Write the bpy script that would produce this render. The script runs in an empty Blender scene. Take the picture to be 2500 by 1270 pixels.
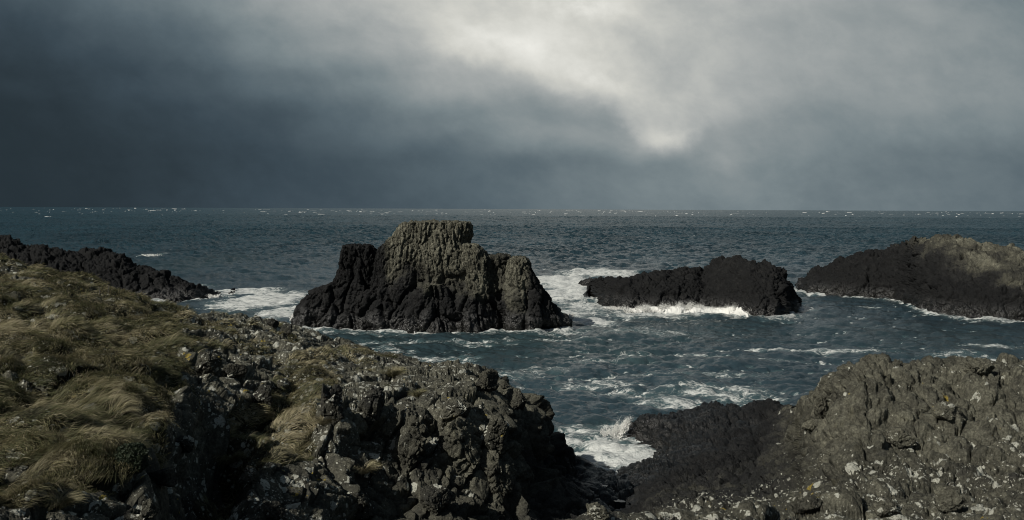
import bpy, math, random
import numpy as np
from mathutils import Vector, Matrix, Euler
rng = np.random.default_rng(7)
random.seed(7)
sc = bpy.context.scene
COL = sc.collection
f32 = np.float32

# ------------------------------------------------------------------ camera
FPX, CX, HZ, CAMH = 2165.0, 1250.0, 510.0, 12.0          # focal length and horizon in photo pixels, eye height in metres
PITCH = math.atan((635 - HZ) / FPX)
ROLL = math.radians(0.24)
cam = bpy.data.objects.new('camera', bpy.data.cameras.new('camera'))
COL.objects.link(cam)
cam.data.sensor_width = 36.0
cam.data.lens = FPX / 2500 * 36
cam.data.clip_start = 0.1
cam.data.clip_end = 80000
CM = Matrix.Rotation(math.pi / 2 - PITCH, 3, 'X') @ Matrix.Rotation(ROLL, 3, 'Z')
cam.matrix_world = Matrix.Translation((0, 0, CAMH)) @ CM.to_4x4()
sc.camera = cam
R3 = np.array(CM)

# ------------------------------------------------------------------ light
SUN = Vector((-0.62, -0.52, 0.61)).normalized()
SUN_EL = math.asin(SUN.z)
SUN_AZ = math.atan2(SUN.x, SUN.y)
sl = bpy.data.lights.new('sun', 'SUN')
sl.energy = 4.4
sl.angle = math.radians(0.5)
sl.color = (1.0, 0.955, 0.86)
so = bpy.data.objects.new('sun', sl)
COL.objects.link(so)
so.rotation_euler = SUN.to_track_quat('Z', 'Y').to_euler()
so.location = (-30, -30, 60)
sc.view_settings.view_transform = 'Standard'
sc.view_settings.look = 'None'
sc.view_settings.exposure = 0.0
sc.view_settings.gamma = 1.0
sc.cycles.filter_width = 1.0
sc.cycles.max_bounces = 5
sc.cycles.diffuse_bounces = 2
sc.cycles.glossy_bounces = 2


# ------------------------------------------------------------------ node shorthand
class T:
    """wraps a node tree; S values are sockets or numbers with arithmetic"""
    def __init__(s, tree):
        s.t = tree
        tree.nodes.clear()

    def node(s, kind, **kw):
        n = s.t.nodes.new(kind)
        for k, v in kw.items():
            setattr(n, k, v)
        return n

    def put(s, sock, v):
        if isinstance(v, S):
            s.t.links.new(v.o, sock)
        elif isinstance(v, bpy.types.NodeSocket):
            s.t.links.new(v, sock)
        elif v is not None:
            if isinstance(v, (tuple, list)) and sock.type == 'RGBA' and len(v) == 3:
                v = tuple(v) + (1,)
            sock.default_value = v

    def m(s, op, a, b=None, c=None, clamp=False):
        n = s.node('ShaderNodeMath', operation=op, use_clamp=clamp)
        for i, v in enumerate((a, b, c)):
            s.put(n.inputs[i], v)
        return S(s, n.outputs[0])

    def vm(s, op, a, b=None, scale=None):
        n = s.node('ShaderNodeVectorMath', operation=op)
        s.put(n.inputs[0], a)
        if b is not None:
            s.put(n.inputs[1], b)
        if scale is not None:
            s.put(n.inputs['Scale'], scale)
        return S(s, n.outputs[0])

    def sep(s, v):
        n = s.node('ShaderNodeSeparateXYZ')
        s.put(n.inputs[0], v)
        return [S(s, o) for o in n.outputs]

    def comb(s, x, y, z=0.0):
        n = s.node('ShaderNodeCombineXYZ')
        for i, v in enumerate((x, y, z)):
            s.put(n.inputs[i], v)
        return S(s, n.outputs[0])

    def step(s, x, a, b, lo=0.0, hi=1.0):
        n = s.node('ShaderNodeMapRange', interpolation_type='SMOOTHSTEP')
        for i, v in enumerate((x, a, b, lo, hi)):
            s.put(n.inputs[i], v)
        return S(s, n.outputs[0])

    def noise(s, v, scale=1.0, detail=4, rough=0.55, dist=0.0, color=False, lac=2.0):
        n = s.node('ShaderNodeTexNoise')
        s.put(n.inputs['Vector'], v)
        n.inputs['Scale'].default_value = scale
        n.inputs['Detail'].default_value = detail
        n.inputs['Roughness'].default_value = rough
        n.inputs['Lacunarity'].default_value = lac
        n.inputs['Distortion'].default_value = dist
        return S(s, n.outputs[1 if color else 0])

    def vor(s, v, scale=1.0, feature='F1', out='Distance', rnd=1.0):
        n = s.node('ShaderNodeTexVoronoi', feature=feature)
        s.put(n.inputs['Vector'], v)
        n.inputs['Scale'].default_value = scale
        n.inputs['Randomness'].default_value = rnd
        return S(s, n.outputs[out])

    def ramp(s, x, stops, interp='LINEAR'):
        n = s.node('ShaderNodeValToRGB')
        cr = n.color_ramp
        cr.interpolation = interp
        while len(cr.elements) < len(stops):
            cr.elements.new(0.5)
        for e, (p, c) in zip(cr.elements, stops):
            e.position = p
            e.color = (c, c, c, 1) if isinstance(c, (int, float)) else tuple(c) + (1,)
        s.put(n.inputs[0], x)
        return S(s, n.outputs[0])

    def mix(s, f, a, b):
        n = s.node('ShaderNodeMix', data_type='RGBA')
        s.put(n.inputs[0], f)
        s.put(n.inputs[6], a)
        s.put(n.inputs[7], b)
        return S(s, n.outputs[2])

    def attr(s, name, fac=True):
        n = s.node('ShaderNodeAttribute', attribute_name=name)
        return S(s, n.outputs['Fac' if fac else 'Color'])

    def bump(s, h, strength, dist, normal=None):
        n = s.node('ShaderNodeBump')
        n.inputs['Strength'].default_value = strength
        n.inputs['Distance'].default_value = dist
        s.put(n.inputs['Height'], h)
        if normal is not None:
            s.put(n.inputs['Normal'], normal)
        return S(s, n.outputs[0])


class S:
    def __init__(s, t, o):
        s.t, s.o = t, o

    def __add__(a, b): return a.t.m('ADD', a, b)
    __radd__ = __add__
    def __sub__(a, b): return a.t.m('SUBTRACT', a, b)
    def __rsub__(a, b): return a.t.m('SUBTRACT', b, a)
    def __mul__(a, b): return a.t.m('MULTIPLY', a, b)
    __rmul__ = __mul__
    def __truediv__(a, b): return a.t.m('DIVIDE', a, b)


def new_mat(name):
    m = bpy.data.materials.new(name)
    m.use_nodes = True
    return m, T(m.node_tree)


def finish(t, shader):
    o = t.node('ShaderNodeOutputMaterial')
    t.t.links.new(shader, o.inputs[0])


# ------------------------------------------------------------------ world: storm clouds over a physical sky
def lin(v):
    v /= 255.0
    return v / 12.92 if v <= 0.04045 else ((v + 0.055) / 1.055) ** 2.4


def build_world():
    w = bpy.data.worlds.new('World')
    sc.world = w
    w.use_nodes = True
    t = T(w.node_tree)
    sky = t.node('ShaderNodeTexSky', sky_type='NISHITA')
    sky.sun_disc = False
    sky.sun_elevation = SUN_EL
    sky.sun_rotation = SUN_AZ
    sky.air_density = 1.0
    sky.dust_density = 2.0
    tc = t.node('ShaderNodeTexCoord')
    d = S(t, tc.outputs['Generated'])
    x, y, z = t.sep(d)
    yy = t.m('MAXIMUM', y, 0.22)
    U = x / yy                                            # tangents of azimuth and height over the northern horizon
    V = t.m('MAXIMUM', z, 0.0) / yy
    # drifting cloud texture, stretched along the horizon
    cv = t.comb(U * 1.0, V * 1.7, 0.3)
    n1 = t.noise(cv, 4.5, 6, 0.52, 0.35, color=True)
    n1x, n1y, _ = t.sep(n1)
    n2 = t.noise(t.comb(U, V * 1.3, 4.1), 15.0, 6, 0.58, 0.3, color=True)
    n2x, n2y, _ = t.sep(n2)
    u = (U + (n1x - 0.5) * 0.075 + (n2x - 0.5) * 0.022) * (FPX / 2500) + 0.5      # 0..1 over the view
    v = (V + (n1y - 0.5) * 0.060 + (n2y - 0.5) * 0.018) * (FPX / 510)             # 0 horizon .. 1 top of view
    rows = [  # height 0 .. 1.2, brightness every tenth of the way across
        (0.00, [42, 49, 60, 72, 86, 98, 116, 126, 124, 114, 98]),
        (0.22, [43, 49, 60, 74, 90, 106, 124, 136, 128, 118, 102]),
        (0.41, [44, 52, 65, 86, 112, 138, 152, 152, 142, 132, 120]),
        (0.60, [49, 64, 81, 107, 146, 174, 186, 174, 158, 146, 132]),
        (0.80, [60, 77, 100, 138, 182, 206, 198, 176, 160, 148, 130]),
        (1.00, [72, 94, 122, 164, 192, 206, 198, 178, 162, 146, 124]),
        (1.30, [60, 88, 125, 160, 185, 195, 185, 165, 150, 140, 128]),
        (2.60, [58, 70, 84, 96, 106, 112, 110, 104, 98, 92, 88])]
    L = None
    for k, (h, vals) in enumerate(rows):
        r = t.ramp(u, [(i / 10, lin(q)) for i, q in enumerate(vals)], 'B_SPLINE')
        rs = S(t, r.o)
        if L is None:
            L = rs
        else:
            f = t.step(v, rows[k - 1][0], h)
            L = L * (1 - f) + rs * f

    def blob(px, py, rx, ry, ang, amp, edge=None):
        a = math.radians(ang)
        du = (u - px / 2500) * 2500
        dv = (1 - v - py / 510) * 510
        p = (du * math.cos(a) + dv * math.sin(a)) * (1 / rx)
        q = (dv * math.cos(a) - du * math.sin(a)) * (1 / ry)
        r2 = p * p + q * q
        return t.m('EXPONENT', r2 * -1.0) * amp
    tex = t.noise(t.comb(U, V * 1.3, 9.0), 16.0, 9, 0.62, 0.1)
    tex2 = t.step(tex, 0.38, 0.66, 0.55, 1.4)
    L = L + blob(1250, 118, 120, 20, 24, 0.07) * tex2
    L = L + blob(1480, 185, 110, 26, 20, 0.10) * tex2
    L = L + blob(1630, 318, 70, 34, -20, 0.12) * tex2
    # ragged lower rim of the lit cloud bank
    n3x, n3y, _ = t.sep(t.noise(t.comb(U, V * 1.2, 1.7), 34.0, 8, 0.62, 0.0, color=True))
    ue = u + (n3x - 0.5) * 0.045
    rim = S(t, t.ramp(ue, [(0.40, 0.80), (0.44, 0.735), (0.48, 0.665), (0.52, 0.605), (0.56, 0.555), (0.59, 0.53), (0.61, 0.44), (0.63, 0.35),
                           (0.65, 0.32), (0.665, 0.33), (0.69, 0.42), (0.72, 0.48), (0.80, 0.50)]).o)
    ve = v + (n3y - 0.5) * 0.085 - rim
    amp = S(t, t.ramp(ue, [(0.38, 0.0), (0.46, 0.08), (0.52, 0.14), (0.58, 0.12), (0.61, 0.07), (0.645, 0.12), (0.67, 0.08), (0.72, 0.02), (0.80, 0.0)]).o)
    L = L + amp * t.step(ve, -0.05, 0.09) * (1 - t.step(ve, 0.08, 0.40))
    L = L * (1 - t.step(ve, -0.22, -0.03) * t.step(ve, 0.06, -0.05) * t.step(amp, 0.0, 0.15) * 0.07)
    L = L + blob(1400, 20, 130, 34, 8, 0.20) * tex2
    L = L * (1 - blob(1330, 268, 150, 34, 16, 0.14))
    L = L * (1 - blob(1560, 95, 110, 30, 40, 0.14))
    L = L * (1 - blob(1450, 390, 200, 40, 0, 0.18))
    L = L + blob(1750, 370, 40, 26, 40, 0.05)
    # broad mottling
    L = L * t.step(t.noise(t.comb(U, V * 1.4, 2.0), 4.5, 6, 0.58, 0.5), 0.25, 0.75, 0.88, 1.12)
    L = L * t.step(t.noise(t.comb(U + V * 0.4, V * 1.3, 7.0), 16.0, 8, 0.62, 0.1), 0.3, 0.7, 0.92, 1.08)
    colr = t.ramp(L, [(0.0, (0.012, 0.020, 0.026)), (0.03, (0.023, 0.035, 0.044)), (0.06, (0.044, 0.066, 0.084)),
                      (0.12, (0.095, 0.130, 0.152)), (0.22, (0.190, 0.232, 0.248)), (0.40, (0.378, 0.400, 0.396)),
                      (0.62, (0.62, 0.62, 0.575)), (1.0, (1.0, 0.99, 0.93))])
    bg1 = t.node('ShaderNodeBackground')
    t.put(bg1.inputs[0], colr)
    bg1.inputs[1].default_value = 1.0
    bg2 = t.node('ShaderNodeBackground')
    t.t.links.new(sky.outputs[0], bg2.inputs[0])
    bg2.inputs[1].default_value = 0.05
    mx = t.node('ShaderNodeMixShader')
    f = t.step(y, 0.0, 0.45)
    gaps = t.step(t.noise(d, 2.2, 5, 0.55), 0.42, 0.62, 0.35, 0.9)
    t.put(mx.inputs[0], t.m('MAXIMUM', f, gaps))
    t.t.links.new(bg2.outputs[0], mx.inputs[1])
    t.t.links.new(bg1.outputs[0], mx.inputs[2])
    o = t.node('ShaderNodeOutputWorld')
    t.t.links.new(mx.outputs[0], o.inputs[0])
    w.cycles.sampling_method = 'MANUAL'
    w.cycles.sample_map_resolution = 512


build_world()


# ------------------------------------------------------------------ layout helpers
def at(u, v, Y):
    """the point Y metres north of the eye that the photo shows at (u, v)"""
    u, v, Y = np.broadcast_arrays(np.asarray(u, float), np.asarray(v, float), np.asarray(Y, float))
    c = np.stack([(u - CX) / FPX, -(v - 635) / FPX, -np.ones_like(u)], -1)
    w = c @ R3.T
    return w * (Y / w[..., 1])[..., None] + np.array([0, 0, CAMH])


def sea_at(u, v):
    w = np.array([(u - CX) / FPX, -(v - 635) / FPX, -1.0]) @ R3.T
    return w[:2] * (-CAMH / w[2])


def proj(P):
    c = (P - np.array([0, 0, CAMH])) @ R3
    zz = np.minimum(c[..., 2], -0.1)
    return CX + FPX * c[..., 0] / -zz, 635 - FPX * c[..., 1] / -zz


# ------------------------------------------------------------------ noise in numpy
def _hash(ix, iy, iz, seed):
    h = (ix.astype(np.uint32) * np.uint32(0x8da6b343)) ^ (iy.astype(np.uint32) * np.uint32(0xd8163841)) \
        ^ (iz.astype(np.uint32) * np.uint32(0xcb1ab31f)) ^ np.uint32((seed * 0x9E3779B1) & 0xffffffff)
    h ^= h >> np.uint32(13)
    h *= np.uint32(0x5bd1e995)
    h ^= h >> np.uint32(15)
    h *= np.uint32(0x27d4eb2d)
    h ^= h >> np.uint32(14)
    return h


def vnoise(p, seed=0):
    p = np.asarray(p, f32)
    i = np.floor(p).astype(np.int32)
    f = p - i
    f = f * f * f * (f * (f * 6 - 15) + 10)
    out = np.zeros(len(p), f32)
    for dx in (0, 1):
        wx = f[:, 0] if dx else 1 - f[:, 0]
        for dy in (0, 1):
            wy = f[:, 1] if dy else 1 - f[:, 1]
            for dz in (0, 1):
                wz = f[:, 2] if dz else 1 - f[:, 2]
                h = _hash(i[:, 0] + dx, i[:, 1] + dy, i[:, 2] + dz, seed)
                out += wx * wy * wz * ((h & np.uint32(0xffffff)).astype(f32) / f32(0x7fffff) - 1)
    return out


def fbm(p, scale, octaves=4, seed=0, gain=0.5):
    p = np.asarray(p, f32) / f32(scale)
    a, s, out = 1.0, 0.0, 0
    for k in range(octaves):
        out = out + a * vnoise(p * f32(2.03 ** k) + f32(17.3 * k), seed + k)
        s += a
        a *= gain
    return out / s


def worley(p, seed=0, jitter=0.95, planar=False):
    """F1, F2, vector from nearest centre, two random numbers of the nearest cell"""
    p = np.asarray(p, f32)
    N = len(p)
    F1 = np.full(N, 9, f32); F2 = np.full(N, 9, f32)
    V = np.zeros((N, 3), f32); H = np.zeros(N, np.uint32)
    i = np.floor(p).astype(np.int32)
    f = p - i
    for dx in (-1, 0, 1):
        for dy in (-1, 0, 1):
            for dz in ((0,) if planar else (-1, 0, 1)):
                h = _hash(i[:, 0] + dx, i[:, 1] + dy, i[:, 2] + dz, seed)
                c = np.empty((N, 3), f32)
                c[:, 0] = (h & np.uint32(1023)).astype(f32)
                c[:, 1] = ((h >> np.uint32(10)) & np.uint32(1023)).astype(f32)
                c[:, 2] = ((h >> np.uint32(20)) & np.uint32(1023)).astype(f32)
                c *= f32(jitter / 1023)
                c += np.array([dx, dy, dz], f32)
                d = f - c
                if planar:
                    d[:, 2] = 0
                r = np.sqrt((d * d).sum(1))
                m = r < F1
                F2 = np.where(m, F1, np.minimum(F2, r))
                F1 = np.where(m, r, F1)
                V[m] = d[m]
                H[m] = h[m]
    H2 = _hash(H.astype(np.int32), H.astype(np.int32) >> 3, H.astype(np.int32) >> 7, seed + 5)
    a = (H2 & np.uint32(0xffff)).astype(f32) / 65535
    b = ((H2 >> np.uint32(8)) & np.uint32(0xffff)).astype(f32) / 65535
    c = (H2 >> np.uint32(16)).astype(f32) / 65535
    return F1, F2, V, a, b, c


def sst(x, a, b):
    t = np.clip((x - a) / (b - a), 0, 1)
    return t * t * (3 - 2 * t)


def blocks(p, size, seed, tilt=0.9, crack=0.35, step=0.6, cw=0.22, warp=0.25):
    """fractured rock relief: every cell a tilted facet at its own height, parted by cracks; about -1..1"""
    size = np.asarray(size, f32)
    q = p / size
    if warp:
        w = np.stack([vnoise(q * 1.7 + 3, seed + 1), vnoise(q * 1.7 + 9, seed + 2), vnoise(q * 1.7 + 31, seed + 3)], 1)
        q = q + w * f32(warp)
    F1, F2, V, a, b, c = worley(q, seed)
    e = F2 - F1
    t = V[:, 0] * (a * 2 - 1) + V[:, 1] * (b * 2 - 1) + V[:, 2] * (c * 2 - 1)
    return t * tilt * 1.25 + (a - 0.5) * step + crack * (sst(e, 0, cw) - 1) - 0.12 * F1 * F1 * crack


def cobbles(p, size, seed, warp=0.25):
    """rounded knobs of unequal height parted by sharp creases; 0..1"""
    q = p / np.asarray(size, f32)
    w = np.stack([vnoise(q * 1.6 + 3, seed + 1), vnoise(q * 1.6 + 9, seed + 2), vnoise(q * 1.6 + 31, seed + 3)], 1)
    q = q + w * f32(warp)
    q[:, 2] = 0.5
    F1, F2, V, a, b, c = worley(q, seed, planar=True)
    r = 2 * F1 / (F1 + F2 + 1e-6)
    t = V[:, 0] * (a * 2 - 1) + V[:, 1] * (b * 2 - 1) + V[:, 2] * (c * 2 - 1)
    return np.sqrt(np.clip(1 - 0.98 * r * r, 0, 1)) * (0.65 + 0.6 * a) + t * 0.35 + (b - 0.5) * 0.35


# ------------------------------------------------------------------ mesh helpers
def mesh_from(name, P, Q, attrs=None, smooth=True, colors=None):
    me = bpy.data.meshes.new(name)
    P = np.ascontiguousarray(P, f32)
    Q = np.ascontiguousarray(Q, np.int32)
    k = Q.shape[1]
    me.vertices.add(len(P))
    me.vertices.foreach_set('co', P.ravel())
    me.loops.add(Q.size)
    me.loops.foreach_set('vertex_index', Q.ravel())
    me.polygons.add(len(Q))
    me.polygons.foreach_set('loop_start', np.arange(0, Q.size, k, dtype=np.int32))
    if smooth:
        me.polygons.foreach_set('use_smooth', np.ones(len(Q), bool))
    me.update(calc_edges=True)
    for n, a in (attrs or {}).items():
        at_ = me.attributes.new(n, 'FLOAT', 'POINT')
        at_.data.foreach_set('value', np.ascontiguousarray(a, f32))
    for n, a in (colors or {}).items():
        at_ = me.attributes.new(n, 'FLOAT_COLOR', 'POINT')
        a = np.concatenate([a, np.ones((len(a), 1))], 1)
        at_.data.foreach_set('color', np.ascontiguousarray(a, f32).ravel())
    return me


def link(name, me, mat, label=None, cat=None, group=None, kind=None, parent=None, loc=None):
    o = bpy.data.objects.new(name, me)
    COL.objects.link(o)
    if mat and not me.materials:
        me.materials.append(mat)
    if label: o['label'] = label
    if cat: o['category'] = cat
    if group: o['group'] = group
    if kind: o['kind'] = kind
    if parent: o.parent = parent
    if loc is not None: o.location = loc
    return o


def grid_quads(nr, nc):
    i = np.arange(nr * nc).reshape(nr, nc)
    return np.stack([i[:-1, :-1], i[:-1, 1:], i[1:, 1:], i[1:, :-1]], -1).reshape(-1, 4)


def grid_normals(G):
    du = np.gradient(G, axis=1)
    dv = np.gradient(G, axis=0)
    n = np.cross(du, dv)
    n /= np.linalg.norm(n, axis=2, keepdims=True) + 1e-9
    return n


def pchip(xk, yk, x):
    """monotone cubic through yk (len(xk), ...) at x"""
    xk = np.asarray(xk, float); yk = np.asarray(yk, float)
    h = np.diff(xk)
    sh = (-1,) + (1,) * (yk.ndim - 1)
    dl = np.diff(yk, axis=0) / h.reshape(sh)
    m = np.zeros_like(yk)
    a, b = dl[:-1], dl[1:]
    w1 = (2 * h[1:] + h[:-1]).reshape(sh); w2 = (h[1:] + 2 * h[:-1]).reshape(sh)
    with np.errstate(divide='ignore', invalid='ignore'):
        hm = (w1 + w2) / (w1 / a + w2 / b)
    m[1:-1] = np.where(a * b > 0, hm, 0)
    m[0], m[-1] = dl[0], dl[-1]
    j = np.clip(np.searchsorted(xk, x) - 1, 0, len(xk) - 2)
    t = ((x - xk[j]) / h[j]).reshape((-1,) + (1,) * (yk.ndim - 1))
    hh = h[j].reshape(t.shape)
    return ((2 * t ** 3 - 3 * t ** 2 + 1) * yk[j] + (t ** 3 - 2 * t ** 2 + t) * hh * m[j]
            + (-2 * t ** 3 + 3 * t ** 2) * yk[j + 1] + (t ** 3 - t ** 2) * hh * m[j + 1])


def net(cols, spacing, nrows, back=((1.2, -1.2), (3.5, -3.6), (7, -7), (12, -12)), floor=-2.5):
    """terrain sheet through surveyed profiles: cols = [(u, [(Y, v or height), ...])]; returns grid (rows, cols, 3)"""
    us, K = [], []
    for u, kn in cols:
        pts = []
        for (Y, w) in kn:
            if w > 100:
                pts.append(at(u, w, Y))
            else:
                pts.append(np.array([(u - CX) / FPX * Y, Y, w]))
        lx, ly, lz = pts[-1]
        for dy, dz in back:
            Y2 = ly + dy
            pts.append(np.array([lx * Y2 / ly, Y2, max(lz + dz, floor)]))
        us.append(u); K.append(pts)
    us = np.array(us, float); K = np.array(K)
    U = np.arange(us[0], us[-1], spacing)
    KK = pchip(us, K, U)                        # (nu, k, 3)
    s = np.arange(K.shape[1], dtype=float)
    ss = np.linspace(0, s[-1], 500)
    D = pchip(s, KK.transpose(1, 0, 2), ss)     # (500, nu, 3)
    r = np.linalg.norm(D - np.array([0, 0, CAMH]), axis=2)
    ds = np.linalg.norm(np.diff(D, axis=0), axis=2) / (0.5 * (r[1:] + r[:-1]))
    pu, pv = proj(D)
    da = np.abs(np.diff(pv, axis=0)) / FPX
    ms = np.maximum(da, 0.45 * ds) + 1e-6
    ms = (ms + np.roll(ms, 1, 1) + np.roll(ms, -1, 1)) / 3
    cum = np.concatenate([np.zeros((1, D.shape[1])), np.cumsum(ms, 0)])
    cum /= cum[-1]
    tt = np.linspace(0, 1, nrows)
    G = np.empty((nrows, D.shape[1], 3))
    for c in range(D.shape[1]):
        for a in range(3):
            G[:, c, a] = np.interp(tt, cum[:, c], D[:, c, a])
    return G


def blur(A, n):
    for _ in range(n):
        A = (np.roll(A, 1, 0) + A * 2 + np.roll(A, -1, 0)) / 4
        A = (np.roll(A, 1, 1) + A * 2 + np.roll(A, -1, 1)) / 4
    return A


def inpoly(x, y, poly):
    r = np.zeros(x.shape, bool)
    n = len(poly)
    for i in range(n):
        x0, y0 = poly[i]; x1, y1 = poly[(i + 1) % n]
        c = ((y0 > y) != (y1 > y))
        with np.errstate(divide='ignore', invalid='ignore'):
            xx = (x1 - x0) * (y - y0) / (y1 - y0 + 1e-12) + x0
        r ^= c & (x < xx)
    return r


# ------------------------------------------------------------------ materials
def rock_material():
    m, t = new_mat('basalt')
    g = t.node('ShaderNodeNewGeometry')
    P = S(t, g.outputs['Position'])
    nz = t.sep(S(t, g.outputs['Normal']))[2]
    tone = t.attr('tone'); lich = t.attr('lichen'); wet = t.attr('wet'); soil = t.attr('soil')
    n_big = t.noise(P, 0.55, 5, 0.6)
    n_med = t.noise(P, 3.0, 6, 0.65, 0.4)
    n_fine = t.noise(P, 22.0, 5, 0.65)
    cell = t.vor(P, 2.4, 'F1', 'Color')
    cellv = t.sep(cell)[0]
    tn = tone + (n_med - 0.5) * 0.45 + (n_big - 0.5) * 0.35 + (cellv - 0.5) * 0.14
    col = t.ramp(tn, [(0.0, (0.0075, 0.0078, 0.0082)), (0.25, (0.017, 0.0172, 0.0168)), (0.5, (0.049, 0.048, 0.038)),
                      (0.75, (0.115, 0.112, 0.086)), (1.0, (0.185, 0.180, 0.138))])
    gr = t.step(n_fine, 0.3, 0.72, 0.62, 1.5) * t.step(t.noise(P, 9.0, 5, 0.7), 0.3, 0.7, 0.7, 1.32)
    col = t.vm('SCALE', col, scale=gr)
    # rusty and mossy stains
    st = t.step(t.noise(P, 1.3, 4, 0.6), 0.60, 0.72, 0.0, 0.35)
    col = t.mix(st * tone, col, (0.075, 0.068, 0.032))
    zz = t.sep(P)[2]
    col = t.mix(t.step(zz + (n_med - 0.5) * 1.2, 1.3, 0.5, 0.0, 0.75) * t.step(n_big, 0.3, 0.6), col, (0.009, 0.0085, 0.007))
    # bare soil under grass
    col = t.mix(soil, col, (0.020, 0.020, 0.010))
    # white crusts of lichen: rounded patches with ragged rims, on tops
    wv = t.vm('ADD', P, t.vm('SCALE', t.noise(P, 9.0, 4, 0.6, color=True), scale=0.13))
    d1 = t.vor(wv, 2.6); c1 = t.sep(t.vor(wv, 2.6, 'F1', 'Color'))
    d2 = t.vor(wv, 6.5); c2 = t.sep(t.vor(wv, 6.5, 'F1', 'Color'))
    d3 = t.vor(wv, 17.0); c3 = t.sep(t.vor(wv, 17.0, 'F1', 'Color'))
    up = t.step(nz, -0.15, 0.65, 0.15, 1.0)
    clus = t.step(t.noise(P, 0.9, 4, 0.6), 0.40, 0.62, 0.25, 1.25)
    dens = lich * up * clus
    a = t.m('GREATER_THAN', dens * 0.9, c1[0]) * t.step(d1 - (c1[1] * 0.30 + 0.16), 0.0, -0.05)
    b = t.m('GREATER_THAN', dens * 0.95, c2[0]) * t.step(d2 - (c2[1] * 0.28 + 0.15), 0.0, -0.07)
    c = t.m('GREATER_THAN', dens * 0.6, c3[0]) * t.step(d3 - (c3[1] * 0.2 + 0.18), 0.0, -0.1)
    lm = t.m('MAXIMUM', t.m('MAXIMUM', a, b), c)
    lm = lm * t.step(t.noise(P, 30.0, 3, 0.7), 0.28, 0.5) * t.step(lich, 0.0, 0.03)
    lc = t.mix(t.noise(P, 5.0, 3, 0.6), (0.22, 0.225, 0.19), (0.48, 0.48, 0.42))
    yel = t.m('GREATER_THAN', c1[2], 0.965)
    lc = t.mix(yel, lc, (0.22, 0.17, 0.04))
    col = t.mix(lm, col, lc)
    rough = t.step(wet, 0.0, 1.0, 0.85, 0.36) + (n_fine - 0.5) * 0.3
    h = n_fine * 0.35 + t.noise(P, 7.0, 6, 0.7, 0.5) * 1.1 + t.vor(wv, 9.0, 'DISTANCE_TO_EDGE') * 0.5
    joint = t.attr('joint')
    PJ = t.vm('MULTIPLY', wv, (1.0, 1.0, 0.30))
    b0 = t.bump(t.noise(P, 2.6, 6, 0.7, 0.2) + t.vor(wv, 3.2, 'DISTANCE_TO_EDGE') * 0.6, 0.55, 0.20)
    b0 = t.bump(t.m('MINIMUM', t.vor(PJ, 3.4, 'DISTANCE_TO_EDGE'), 0.16) * joint, 1.0, 0.9, b0)
    b1 = t.bump(h, 0.85, 0.05, b0)
    b2 = t.bump(t.noise(P, 60.0, 3, 0.6), 0.5, 0.012, b1)
    p = t.node('ShaderNodeBsdfPrincipled')
    t.put(p.inputs['Base Color'], col)
    gl = t.step(t.noise(P, 5.0, 4, 0.6), 0.56, 0.66) * wet
    t.put(p.inputs['Roughness'], t.m('MAXIMUM', rough - gl * 0.26, 0.10))
    t.put(p.inputs['Specular IOR Level'], t.step(wet, 0.0, 1.0, 0.15, 0.42))
    t.put(p.inputs['Normal'], b2)
    finish(t, p.outputs[0])
    return m


def grass_material():
    m, t = new_mat('grass')
    c = t.attr('tint', False)
    p = t.node('ShaderNodeBsdfPrincipled')
    t.put(p.inputs['Base Color'], c)
    p.inputs['Roughness'].default_value = 0.62
    p.inputs['Specular IOR Level'].default_value = 0.25
    tr = t.node('ShaderNodeBsdfTranslucent')
    t.put(tr.inputs[0], c)
    mx = t.node('ShaderNodeMixShader')
    mx.inputs[0].default_value = 0.22
    t.t.links.new(p.outputs[0], mx.inputs[1])
    t.t.links.new(tr.outputs[0], mx.inputs[2])
    finish(t, mx.outputs[0])
    return m


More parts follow.
